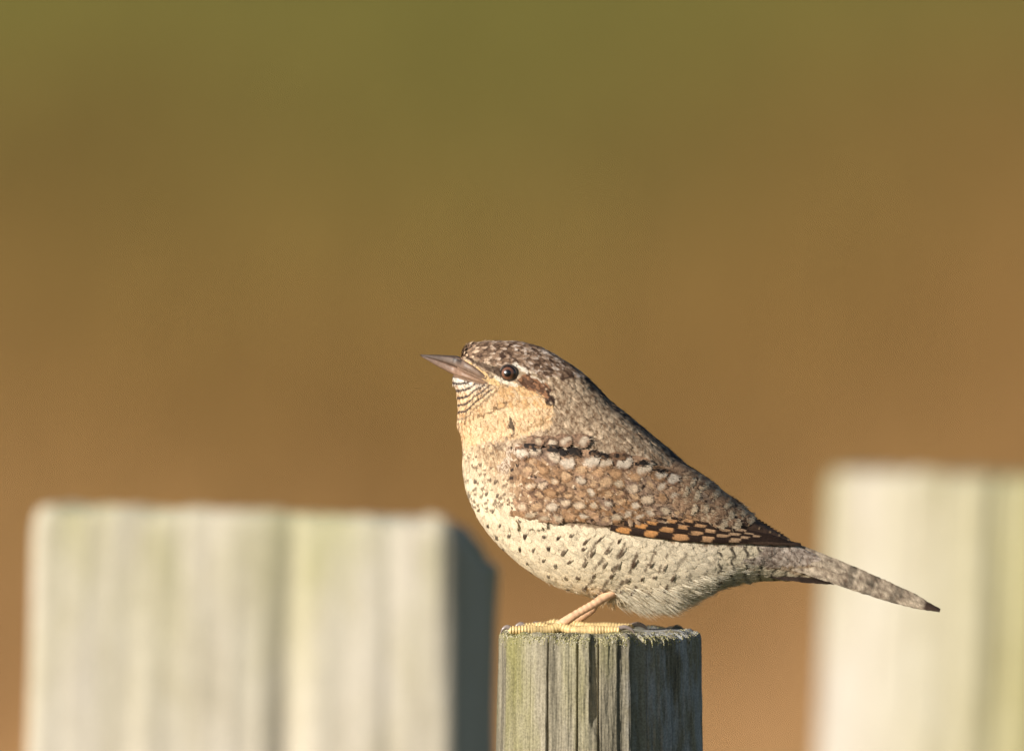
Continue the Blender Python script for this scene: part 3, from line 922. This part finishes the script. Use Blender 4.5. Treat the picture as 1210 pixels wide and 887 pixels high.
def covert_color(tipc, brown, tip, w, spot=1.0, dark=1.0, seed=0):
    def f(x, y, v, u, rv):
        n = vnoise(x / 2.8, y / 2.8, 71 + seed); n2 = vnoise(x / 2.0, y / 2.0, 72); n3 = vnoise(x / 8, y / 8, 75)
        t = np.clip(rv * .2 + n * .85, 0, 1)[:, None]
        c = lin(brown) * (.55 + .8 * t) * (.8 + .4 * n3)[:, None]
        sp_ = np.clip((n2 - .6) * 5, 0, 1)[:, None]
        c = c * (1 - .45 * sp_)
        xo = x + 4 * (vnoise(x / 6, y / 6, 76 + seed) - .5); yo = y + 4 * (vnoise(x / 6, y / 6, 176 + seed) - .5)
        ca, sa = math.cos(seed * .9), math.sin(seed * .9)
        X_ = xo - tip[0] + 3.0; Y_ = yo - tip[1] + .8
        ex = (X_ + .25 * sa * Y_) / (w * (.9 + .2 * ca) * spot); ey = (Y_ + .3 * ca * X_) / (w * .62 * spot)
        e = np.hypot(ex, ey) + (n - .5) * .4
        dk = np.clip(1 - np.abs(e - 1.38) / .34, 0, 1) * np.clip(.5 - ey * 1.3 - .3 * ex, 0, 1) * dark * np.clip(n3 * 2, .3, 1)
        c = c * (1 - dk[:, None]) + lin((44, 31, 24)) * dk[:, None]
        pl = np.clip((1.1 - e) / .3, 0, 1) * np.clip(1.25 - .55 * np.clip(ey, 0, 1) - .35 * np.clip(ex, 0, 1), 0, 1)
        pc = lin(tipc) * (.74 + .4 * vnoise(x / 1.8, y / 3.0, 73 + seed))[:, None]
        pl = pl[:, None]
        return c * (1 - pl) + pc * pl
    return f

ROWA = [(621, 537, 9), (636, 534, 8), (657, 541, 10), (674, 548, 11), (702, 546, 12), (719, 548, 9), (741, 548, 11), (764, 554, 11), (783, 562, 9), (797, 568, 9)]
ROWA2 = [(672, 521, 8), (693, 522, 8), (655, 524, 7), (640, 523, 6)]
ROWB = [(630, 574, 8), (644, 573, 7), (658, 568, 7), (672, 563, 9), (689, 568, 8), (701, 582, 8), (718, 571, 9), (734, 572, 8), (750, 578, 8), (768, 591, 8), (783, 575, 9), (800, 585, 8)]
ROWC = [(621, 599, 8), (638, 598, 8), (655, 599, 7), (671, 594, 8), (687, 597, 7), (704, 598, 7), (720, 596, 7), (736, 592, 7), (753, 598, 8), (770, 607, 7), (787, 604, 8), (803, 607, 7)]
ROWD = [(630, 609, 6), (646, 612, 6), (662, 612, 7), (677, 611, 6), (691, 610, 7), (705, 609, 7), (718, 614, 7), (730, 612, 7), (744, 607, 7), (758, 611, 7), (773, 614, 6), (790, 613, 6), (806, 613, 6), (822, 614, 6)]
EXTRA = [(626, 556, 8), (645, 556, 8), (690, 556, 7), (709, 560, 8), (730, 560, 8), (752, 566, 8), (771, 573, 8), (690, 584, 7), (655, 584, 7), (665, 578, 7), (640, 586, 7), (735, 583, 7), (752, 587, 7), (784, 590, 8), (812, 598, 8), (674, 586, 6), (720, 584, 7), (705, 572, 6)]

def coverts():
    def lay(rows, L, ang, brown, tips, dark_p, lift, sz=(.7, 1.0), sl=22):
        rows = sorted(rows, key=lambda r: -r[0])
        for (x, y, w) in rows:
            a = math.radians(ang + RNG.normal(0, 6))
            ln = max(9, min(L * RNG.uniform(.9, 1.15), x - 607 + (y - 535) * .1))
            root = (x - math.cos(a) * ln, y - math.sin(a) * ln)
            ax = [root, ((root[0] + x) / 2, (root[1] + y) / 2 - 1.0), (x + math.cos(a) * w * .45, y + math.sin(a) * w * .45)]
            tc = tips[RNG.integers(0, len(tips))]
            br = brown[RNG.integers(0, len(brown))]
            drawn_feather('covert_feather', ax, [w * .6, w * .9, w, w * 1.02, w],
                          covert_color(tc, br, (x, y), w, RNG.uniform(*sz), dark=1 if RNG.random() < dark_p else .3, seed=int(RNG.integers(0, 99))), wing, .4, lift * .36 + RNG.uniform(0, .4), nv=24, nu=9, barbs=14, tip_round=True, slivers=sl)
    pale = [(212, 197, 176), (204, 186, 162), (194, 174, 146)]
    tan = [(200, 166, 128), (190, 152, 114), (180, 142, 104)]
    browns = [(160, 122, 86), (136, 104, 80), (174, 140, 110), (154, 126, 104), (164, 128, 94)]
    lay(ROWD, 26, 10, browns, tan + pale[1:], .6, 3.2)
    lay(ROWC, 26, 14, browns, pale[1:] + tan[:1] + [(214, 190, 160)], .8, 3.6)
    lay(EXTRA, 26, 18, browns, tan, .5, 3.8)
    lay(ROWB, 28, 20, browns, pale[1:] + tan[:1] + [(214, 190, 160)], .75, 4.6)
    # black feathers of the scapular line, showing above the pale tips
    for (x, y, w, L, dk) in [(632, 529, 4.0, 13, 1), (654, 530, 6.5, 9, 1), (664, 534, 4, 8, .8), (681, 535, 6.0, 9, 1), (702, 536, 5.0, 7, .8), (712, 539, 3.5, 8, .7), (733, 541, 4.0, 9, .6), (757, 547, 4.5, 8, .8), (778, 556, 3.5, 9, .6)]:
        a = math.radians(4 + RNG.normal(0, 9))
        def dcol(X, Y, v, u, rv, dk=dk):
            n = np.clip((vnoise(X / 3.0, Y / 3.0, 79) - .25 - .35 * dk) * 3, 0, 1)[:, None]
            return lin((38, 30, 25)) * (.7 + .5 * rv[:, None]) * (1 - n) + lin((140, 108, 80)) * n
        drawn_feather('scapular_feather', [(x - math.cos(a) * L, y - math.sin(a) * L), (x + 5, y + 1.5)], [w * .7, w, w * 1.05, w], dcol, wing, 1.2, 2.4, nv=16, nu=7, barbs=12, tip_round=True, slivers=22)
    lay(ROWA, 26, 14, browns, pale[:2], .9, 6.0, (.9, 1.08), 22)
    lay(ROWA2, 18, 12, [(150, 120, 96)], pale[1:], .6, 4.0, (.8, .95), 14)
coverts()

def wing_down():
    spots = np.array([r[:2] for r in ROWA + ROWA2 + ROWB + ROWC], float)
    def rad(P):
        x, y = P[0], P[2] - P[1] * VIEW.z
        if not covered(P) or y > 606 + (x - 640) * .06 or x > 850: return None
        if np.min(np.hypot(spots[:, 0] + 1 - x - 5, (spots[:, 1] - y) * 1.3)) < 8.5: return None
        return 3.8
    idx = poisson(22000, rad); n = len(idx)
    V, q, t, v, u = feather_field(idx, 10.0, 3.0, .03, np.full(n, .004), .30, off=4.2)
    x, y = V[..., 0], V[..., 2] - V[..., 1] * VIEW.z
    rf = RNG.random((n, 1)); rv = RNG.random(v.shape)
    tone = np.clip(.55 * rf + .5 * vnoise(x / 8, y / 6, 78) + .35 * (rv - .5), 0, 1)[..., None]
    grey = (np.clip((x - 690) / 130, 0, 1) * .75)[..., None]
    hi = lin((198, 164, 128)) * (1 - grey) + lin((200, 176, 152)) * grey; lo = lin((102, 74, 52)) * (1 - grey) + lin((104, 80, 64)) * grey
    c = lo * (1 - tone) + hi * tone
    c = np.where(((v > .78) & (rf > .62))[..., None], lin((226, 200, 168)), c)
    c = np.where(((v > .35) & (v < .7) & (rf < .14))[..., None], lin((52, 38, 30)), c)
    o = link('lesser_coverts', build_mesh('lesser_coverts', w_local(V.reshape(-1, 3)), q, t, c.reshape(-1, 3)), M_FEATHER, body)
    o['kind'] = 'stuff'
wing_down()

def shoulder():
    edge = [(612, 532), (607, 555), (607, 577), (618, 600), (636, 612)]
    def rad(P):
        x, y = P[0], P[2] - P[1] * VIEW.z
        d = float(seg_dist(np.array([x + 7]), np.array([y]), edge)[0])
        if d > 7.5 + 5 * math.sin(y * .5) * math.sin(x * .37) or abs(P[1]) < 14: return None
        return 3.4
    idx = poisson(26000, rad); n = len(idx)
    V, q, t, v, u = feather_field(idx, 12.5, 3.6, .05, np.full(n, .004), .24, off=3.6)
    x, y = V[..., 0], V[..., 2] - V[..., 1] * VIEW.z
    rf = np.repeat(RNG.random((n, 1)), v.shape[1], 1); rv = RNG.random(v.shape)
    c = body_color(np.minimum(x, 602 + np.clip(y - 575, 0, 60)) - 8, y + np.where(y > 590, 6, 0), v, u, rf, rv)
    g = (np.clip((566 - y) / 14, 0, 1) * (rf > .35))[..., None]
    gc = np.where(rv[..., None] > .45, lin((212, 192, 168)), lin((140, 114, 90)))
    c = c * (1 - g) + gc * g
    o = link('shoulder_plumage', build_mesh('shoulder_plumage', w_local(V.reshape(-1, 3)), q, t, c.reshape(-1, 3)), M_FEATHER, body)
    o['kind'] = 'stuff'
shoulder()

def tertials():
    spec = []
    # long feathers lying along the back edge; tips follow the silhouette
    for k, (tx, ty, w, L) in enumerate([(826, 588, 10, 60), (836, 604, 10, 62), (848, 586, 9, 60), (846, 615, 8, 66), (862, 599, 9, 60), (866, 612, 9, 62), (880, 609, 8, 58), (889, 618, 8, 66),
                                        (820, 572, 9, 50), (812, 582, 9, 44), (834, 577, 8, 50), (858, 621, 7, 70), (874, 622, 7, 70), (822, 603, 8, 46)]):
        a = math.radians(26 + RNG.normal(0, 3) + (6 if ty < 600 and tx > 830 else -4))
        root = (tx - math.cos(a) * L, ty - math.sin(a) * L)
        if (ty - 560) < (tx - 826) * .78 + 14:     # on the edge: follow the back
            a = math.radians(37); root = (tx - math.cos(a) * L, ty - math.sin(a) * L + 2)
        ax = [root, (tx, ty)]
        seed = int(RNG.integers(0, 999))
        def colf(x, y, v, u, rv, seed=seed):
            n = vnoise(x / 3.0, y / 3.0, seed); m2 = vnoise(x / 1.6, y / 1.6, seed + 1)
            t = np.clip(.7 * n + .5 * rv, 0, 1)[:, None]
            c = lin((112, 84, 62)) * (1 - t) + lin((188, 154, 122)) * t
            ph_ = v * 3.9 + .25 * u + seed * .137 + .5 * n
            bar = (ph_ % 1 < .2) & (u > -.3)
            c[bar] = lin((60, 44, 34)) + .12 * c[bar]
            br2 = (ph_ % 1 > .2) & (ph_ % 1 < .4) & (m2 > .5)
            c[br2] = lin((214, 188, 154)) * (.8 + .25 * rv[br2][:, None])
            tip = v > .9
            c[tip] = lin((216, 194, 162)) * (.75 + .3 * rv[tip][:, None])
            return c
        drawn_feather('tertial_feather', ax, [w * .7, w, w * 1.05, w], colf, wing, .4, 1.7 + .08 * k, nv=34, nu=9, barbs=14, tip_round=True, slivers=50)
tertials()

def flights():
    strips = [([(721, 622.5), (737, 626), (768, 630), (803, 634), (835, 636), (868, 637), (905, 639), (934, 642)], [737, 768, 803, 835, 868], 4.4, [9, 9, 10, 8, 7]),
              ([(737, 617.5), (758, 621), (788, 625), (822, 629), (853, 632), (895, 636), (930, 641)], [758, 788, 822, 853, 880], 3.6, [7, 8, 7, 8, 6]),
              ([(752, 613.5), (771, 617), (806, 622), (838, 627), (868, 631), (900, 634), (926, 639)], [771, 806, 838, 868, 893], 3.2, [7, 7, 7, 7, 5]),
              ([(772, 611), (792, 615), (826, 620), (856, 626), (890, 631), (920, 637)], [792, 826, 856, 884], 2.9, [7, 7, 6, 5]),
              ([(792, 611), (812, 615), (846, 621), (880, 628), (912, 634)], [812, 846, 874], 2.6, [6, 6, 5])]
    for k, (ax, cen, w, hl) in enumerate(strips):
        def colf(x, y, v, u, rv, cen=cen, hl=hl, k=k):
            c = np.tile(lin((56, 41, 32)), (len(x), 1)) * (.8 + .5 * rv[:, None])
            for cx_, h in zip(cen, hl):
                xo = x + 2.0 * u
                e_ = ((xo - cx_ + 5 * (vnoise(x / 3, y / 2.5, 77 + k) - .5)) / (h * .9)) ** 4 + np.abs(u * 1.06) ** 3
                m = np.clip((1.15 - e_) / .6, 0, 1)[:, None] * (.72 + .28 * vnoise(x / 2.0, y / 1.5, 78))[:, None]
                f = np.clip((cx_ - 760) / 110, 0, 1)
                c = c * (1 - m) + (lin((232, 166, 100)) * (1 - f) + lin((220, 182, 144)) * f) * (.8 + .25 * rv[:, None]) * m
            return c
        drawn_feather('flight_feather', ax, [w * .8, w, w * 1.05, w, w * .8, w * .4], colf, wing, .45 + .26 * k, 1.1 + .3 * k, nv=110, nu=9, barbs=0)
    # closed primaries with pale scalloped tips
    prim = [((874, 612), (884, 621), 7), ((880, 613), (897, 625), 7), ((884, 617), (910, 630), 6.5), ((888, 621), (921, 634), 6), ((892, 626), (932, 639), 5), ((880, 633), (946, 644), 4)]
    for k, (r, t, w) in enumerate(reversed(prim)):
        root = (r[0] - 26, r[1] - 9)
        if k == 0: root = (790, 632)
        def colf(x, y, v, u, rv, k=k):
            c = np.tile(lin((86, 66, 52)), (len(x), 1)) * (.8 + .4 * rv[:, None])
            e = (v > .955) & (np.abs(u) < .8)
            if k: c[e] = lin((168, 138, 104))
            return c
        drawn_feather('primary_feather', [root, ((root[0] + t[0]) / 2, (root[1] + t[1]) / 2 - 1), t], [w * .8, w, w, w, w * .9, w * .7, w * .25], colf, wing, .3, 1.0 + .22 * k, nv=40, nu=7, barbs=0)
flights()

far_wing = far_copy(wing, bird)
far_wing.scale = (1, -1, 1)
far_wing.name = 'wing'
for ch in list(wing.children):
    c = far_copy(ch, far_wing)

# ------------------------------------------------------------------ tail
def tail():
    root = None
    def tail_feather(ax, widths, d_up, d_low, seed, parent, dark=False, nv=60, nu=9):
        ax = np.array(ax, float)
        L = np.concatenate([[0], np.cumsum(np.hypot(*np.diff(ax, axis=0).T))]); tv = np.linspace(0, 1, nv)
        cx = np.interp(tv * L[-1], L, ax[:, 0]); cy = np.interp(tv * L[-1], L, ax[:, 1])
        dx = np.gradient(cx); dy = np.gradient(cy); l = np.hypot(dx, dy); dx, dy = dx / l, dy / l
        hw = np.interp(tv, np.linspace(0, 1, len(widths)), widths); us = np.linspace(-1, 1, nu)
        X = cx[:, None] - dy[:, None] * hw[:, None] * us; Y = cy[:, None] + dx[:, None] * hw[:, None] * us
        edge = np.abs(us)[None] > .9
        Y = Y + RNG.normal(0, .3, Y.shape) * edge
        f = (us + 1) / 2
        D = (d_up + (d_low - d_up) * f)[None] * np.interp(tv, [0, .5, 1], [1.15, 1, .35])[:, None] - 1.2 * (1 - us ** 2)[None]
        x, y = X.ravel(), Y.ravel(); v = np.repeat(tv, nu); u = np.tile(us, nv); rv = RNG.random(len(x))
        if dark:
            c = np.tile(lin((54, 42, 34)), (len(x), 1)) * (.7 + .6 * rv[:, None])
        else:
            n = vnoise(x / 3.4, y / 2.4, seed); t = np.clip(n * .9 + rv * .45 - .12, 0, 1)[:, None]
            c = lin((104, 86, 70)) * (1 - t) + lin((216, 198, 172)) * t
            c[np.abs(u - .1) < .13] *= .72
            for bx in (1000, 1030, 1066):
                m = (np.abs(x - bx + (y - 690) * .5 + 6 * (n - .5)) < 6) & (n > .35)
                c[m] = c[m] * .42
            m = (v > .91) & (v - .09 * np.abs(u) > .84)
            c[m] = lin((74, 58, 48)) * (.7 + .5 * rv[m][:, None])
            m = np.abs(u) > .92
            c[m] = c[m] * .7
        Q = np.stack([X.ravel(), D.ravel(), Y.ravel()], -1)
        return link('tail_feather', build_mesh('tail_feather', w_local(Q), grid_quads(nv, nu), None, c), M_FEATHER, parent)
    # core of the tail: the middle pair, roofed
    nv = 40
    tv = np.linspace(0, 1, nv)
    tx = 930 + tv * (1108 - 930); top = np.interp(tx, [930, 960, 1010, 1040, 1070, 1095, 1110], [642, 652.5, 674.5, 688, 702, 713.5, 720.5])
    bot = np.interp(tx, [930, 985, 1040, 1075, 1110], [664, 687, 702, 715, 721.5])
    hw = np.interp(tv, [0, .5, 1], [6, 2, .5])
    ring = []
    for a in np.linspace(0, 2 * np.pi, 12, endpoint=False):
        mid = (top + bot) / 2; hh = (bot - top) / 2 * .8
        ring.append(np.stack([tx, -hw * np.sin(a), mid - hh * np.cos(a)], -1))
    G = np.stack(ring, 1)
    c = np.tile(lin((110, 92, 80)), (nv * 12, 1)) * RNG.uniform(.6, 1.3, (nv * 12, 1))
    t = link('tail', build_mesh('tail', w_local(G.reshape(-1, 3)), grid_quads(nv, 12, True), None, c), M_FEATHER, bird)
    for s in (1, -1):
        # roof: upper edge near the middle, lower edge out to the side
        f = [([(915, 649), (985, 673), (1050, 699), (1111, 721.5)], [12, 13, 13, 12.2, 11, 8.5, 2.0], -2 * s, -14 * s, 81),
             ([(915, 654), (985, 678), (1040, 698), (1082, 714)], [10, 11, 10.5, 10, 8.5, 3], -4 * s, -16 * s, 82),
             ([(905, 640), (960, 658), (1010, 678), (1045, 692)], [8, 9, 8, 6, 1], -1 * s, -11 * s, 83)]
        for k, (ax, w, du, dl, sd) in enumerate(f):
            o = tail_feather(ax, w, du - s * .5 * k if k < 2 else du - s * 1.5, dl + s * 1.4 * k if k == 1 else dl - s * 1.5 * (k == 2), sd, t)
        tail_feather([(900, 672), (945, 680), (986, 689.5)], [8, 8, 6, 1], -3 * s, -13 * s, 84, t, dark=True, nv=30)
    return t
tail()

# ------------------------------------------------------------------ bill, eyes
def tube_grid(C, hv, hw, updir, na=18):
    """C centres (n,3) px; hv half height along updir (n,3), hw half width along depth"""
    a = np.linspace(0, 2 * np.pi, na, endpoint=False)
    return C[:, None] + updir[:, None] * (hv[:, None] * np.sign(np.cos(a)) * np.abs(np.cos(a)) ** .45)[..., None] + np.array([0, 1.0, 0])[None, None] * (hw[:, None] * np.sign(np.sin(a)) * np.abs(np.sin(a)) ** .45)[..., None]

def make_bill():
    def mand(topl, botl, wid, cols, name, parent):
        n = 40; t = np.linspace(0, 1, n)
        ti = np.linspace(0, 1, len(topl)); T = np.array(topl, float); B = np.array(botl, float)
        tt = np.stack([np.interp(t, ti, T[:, k]) for k in (0, 1)], -1); bb = np.stack([np.interp(t, ti, B[:, k]) for k in (0, 1)], -1)
        for arr in (tt, bb):
            for _ in range(2): arr[1:-1] = (arr[:-2] + 2 * arr[1:-1] + arr[2:]) / 4
        m = (tt + bb) / 2; h = (tt - bb) / 2
        hl = np.hypot(h[:, 0], h[:, 1]) + 1e-6
        up = np.stack([h[:, 0] / hl, np.zeros(n), h[:, 1] / hl], -1)
        G = tube_grid(np.stack([m[:, 0], np.zeros(n), m[:, 1]], -1), hl, np.interp(t, np.linspace(0, 1, len(wid)), wid), up)
        V = G.reshape(-1, 3); rv = RNG.random((len(V), 1))
        tl = np.repeat(t, 18)[:, None]
        c = (lin(cols[0]) * (1 - tl) + lin(cols[1]) * tl) * (.85 + .3 * rv)
        if name == 'upper_mandible':
            nos = seg_dist(V[:, 0], V[:, 2], [(537, 423.5), (545, 425.5)]) < 1.5
            c[nos] = lin((44, 34, 28))
            rid = V[:, 2] < np.interp(V[:, 0], [496, 520, 548], [419.5, 421.2, 422.5])
            c[rid] = lin((84, 68, 58))
        V2 = np.concatenate([V, G[-1].mean(0)[None]])
        i = np.arange(18) + (n - 1) * 18
        return link(name, build_mesh(name, w_local(V2), grid_quads(n, 18, True), np.stack([np.full(18, len(V)), np.roll(i, -1), i], -1), np.concatenate([c, c[-1:]])), M_BILL, parent)
    b = bpy.data.objects.new('bill', None); COL.objects.link(b); b.parent = bird; b.empty_display_size = .01
    BW = [-surf(577, 449)[0][1] + .3, -surf(567, 445)[0][1] + 2.5, -surf(557, 441)[0][1] + 3.5, -surf(548, 438)[0][1] + 3.5, 11, 7.5, 5, 3, .5]
    print('bill half widths', BW)
    mand([(577, 443), (558, 429), (541, 420.5), (518, 419.2), (496, 418.7)], [(577, 450.5), (557, 441), (537, 432.3), (514, 424.5), (497, 420.2)], BW, [(140, 114, 94), (86, 74, 68)], 'upper_mandible', b)
    mand([(577, 450.2), (557, 440.7), (537, 432), (514, 424.2), (497.5, 420)], [(573, 453), (552, 447), (535, 442), (516, 432), (498.5, 421.5)], BW, [(168, 132, 104), (112, 92, 82)], 'lower_mandible', b)
make_bill()

def make_eye(s):
    p, n = surf(601, 440.3)
    if n[1] > 0: n = -n
    p = p * np.array([1, s, 1]); n = n * np.array([1, s, 1])
    r = 10.8
    axis = n * .45 + np.array([-.18, -s * 1.0, 0]); axis /= np.linalg.norm(axis)
    c = p - n * (r * .42)
    nl, ns = 28, 36
    e1 = np.cross(axis, [0, 0, 1.0]); e1 /= np.linalg.norm(e1); e2 = np.cross(axis, e1)
    ph = np.linspace(0, np.pi, nl); th = np.linspace(0, 2 * np.pi, ns, endpoint=False)
    bulge = 1 + .05 * np.exp(-(ph / .5) ** 2)
    G = c + (np.cos(ph) * bulge)[:, None, None] * axis * r + (np.sin(ph) * bulge)[:, None, None] * r * (np.cos(th)[None, :, None] * e1 + np.sin(th)[None, :, None] * e2)
    a = np.degrees(np.repeat(ph, ns))
    rv = RNG.random(len(a))
    col = np.where((a < 23)[:, None], lin((10, 8, 8)), np.where((a < 45)[:, None], lin((122, 82, 60)) * (.75 + .5 * rv[:, None]), lin((30, 22, 18))))
    o = link('eye', build_mesh('eye', w_local(G.reshape(-1, 3)), grid_quads(nl, ns, True), None, col), M_EYE, bird)
    # lid: a thin dark rim round the ball
    nt_, nr_ = 40, 8
    T = np.linspace(0, 2 * np.pi, nt_, endpoint=False); A = np.linspace(0, 2 * np.pi, nr_, endpoint=False)
    rr = r * .93; cc = c + axis * r * .38
    ring = cc + rr * (np.cos(T)[:, None, None] * e1 + np.sin(T)[:, None, None] * e2) * (1 + .13 * np.cos(A)[None, :, None]) + axis * (1.1 * np.sin(A))[None, :, None]
    V = ring.reshape(-1, 3)
    idx = np.arange(nt_ * nr_).reshape(nt_, nr_)
    q = np.stack([idx, np.roll(idx, -1, 1), np.roll(np.roll(idx, -1, 1), -1, 0), np.roll(idx, -1, 0)], -1).reshape(-1, 4)
    link('eyelid', build_mesh('eyelid', w_local(V), q, None, np.tile(lin((66, 52, 42)), (len(V), 1))), M_SKIN, o)
make_eye(1)
make_eye(-1)

# ------------------------------------------------------------------ legs
def tube(name, pts, rad, parent, mat, color, n=40, na=12, scutes=0.0, period=4.0, jitter=.12, flat=1.0):
    P = catmull(np.array(pts, float), n); R = catmull(np.array(rad, float)[:, None], n)[:, 0]
    d = np.gradient(P, axis=0); d /= np.linalg.norm(d, axis=1, keepdims=True)
    L = np.concatenate([[0], np.cumsum(np.linalg.norm(np.diff(P, axis=0), axis=1))])
    s = np.cross(d, np.array([0.02, .05, 1.0])); s /= np.linalg.norm(s, axis=1, keepdims=True) + 1e-9
    u = np.cross(s, d)
    R = R * (1 + scutes * np.abs(np.sin(L * np.pi / period)) - scutes * .5)
    a = np.linspace(0, 2 * np.pi, na, endpoint=False)
    G = P[:, None] + R[:, None, None] * (np.cos(a)[None, :, None] * s[:, None] + flat * np.sin(a)[None, :, None] * u[:, None])
    V = np.concatenate([G.reshape(-1, 3), P[:1], P[-1:] + d[-1:] * R[-1] * .6])
    i = np.arange(na); j = (i + 1) % na; o = n * na
    tris = np.concatenate([np.stack([np.full(na, o), j, i], -1), np.stack([np.full(na, o + 1), i + (n - 1) * na, j + (n - 1) * na], -1)])
    col = np.tile(color, (len(V), 1)) * (1 - jitter + 2 * jitter * RNG.random((len(V), 1)))
    if scutes:
        seam = np.abs(np.sin(L * np.pi / period)) < .3
        k = np.repeat(seam, na); col[:o][k] *= .72
    return link(name, build_mesh(name, w_local(V), grid_quads(n, na, True), tris, col), mat, parent)

YT = 747.5     # post top in pixels at depth 0
def make_leg(dep, dx, hx):
    skin = lin((232, 202, 142)); pink = lin((236, 190, 150)); claw = lin((150, 136, 128))
    knee = (722 + hx, dep * .9, 699); ank = (663 + dx, dep, YT - 12)
    leg = tube('leg', [(740 + hx, dep * .8, 688), knee, (703 + hx * .8, dep, 711), (683 + dx, dep, 722.5), ank, (658 + dx, dep, YT - 9)], [9, 6.2, 5.0, 4.8, 5.6, 5.0], bird, M_SKIN, pink, scutes=.10, period=6)
    a = ank
    Z = lambda r: YT - r - .2
    toes = [([(664 + dx, dep - 1, YT - 10), (648 + dx, dep - 5, Z(5)), (625 + dx, dep - 9, Z(5.2)), (612 + dx, dep - 11, Z(5.5)), (603 + dx, dep - 12, Z(5.5))], [4.6, 5.2, 4.8, 4.8, 3.6],
             [(605 + dx, dep - 12, Z(6.5)), (599 + dx, dep - 12, Z(9)), (594 + dx, dep - 12, Z(6)), (592 + dx, dep - 12, Z(1))]),
            ([(664 + dx, dep + 2, YT - 10), (652 + dx, dep + 7, Z(6)), (640 + dx, dep + 11, Z(8)), (630 + dx, dep + 13, Z(6)), (622 + dx, dep + 14, Z(5))], [4.4, 4.8, 4.6, 4.4, 3.4],
             [(624 + dx, dep + 14, Z(6)), (617 + dx, dep + 14, Z(8)), (611 + dx, dep + 14, Z(5)), (608 + dx, dep + 14, Z(1))]),
            ([(662 + dx, dep - 2, YT - 9), (676 + dx, dep - 7, Z(5.5)), (700 + dx, dep - 10, Z(5)), (718 + dx, dep - 11, Z(5.2)), (732 + dx, dep - 12, Z(5.0))], [4.4, 5.0, 4.8, 4.6, 3.6],
             [(729 + dx, dep - 12, Z(6.5)), (738 + dx, dep - 12, Z(9)), (746 + dx, dep - 12, Z(6)), (750 + dx, dep - 12, Z(1))]),
            ([(662 + dx, dep + 1, YT - 9), (674 + dx, dep + 5, Z(4.6)), (688 + dx, dep + 9, Z(4.4)), (698 + dx, dep + 11, Z(4.2))], [4.0, 4.4, 4.0, 3.2],
             [(697 + dx, dep + 11, Z(5)), (703 + dx, dep + 11, Z(6.5)), (708 + dx, dep + 11, Z(4)), (710 + dx, dep + 11, Z(1))])]
    for pts, rad, cl in toes:
        kn = np.array(rad) * 1.12 * (1 + .10 * np.cos(np.arange(len(rad)) * np.pi))
        tube('toe', pts, kn, leg, M_SKIN, skin, n=60, scutes=.26, period=3.6, jitter=.2)
        tube('claw', cl, [3.0, 2.7, 1.9, .5], leg, M_CLAW, claw, n=18, na=10, jitter=.08)
make_leg(-34, 0, 0)
make_leg(26, 16, 4)
print('feathers', cnt, 'wing feathers', len(wing.children))
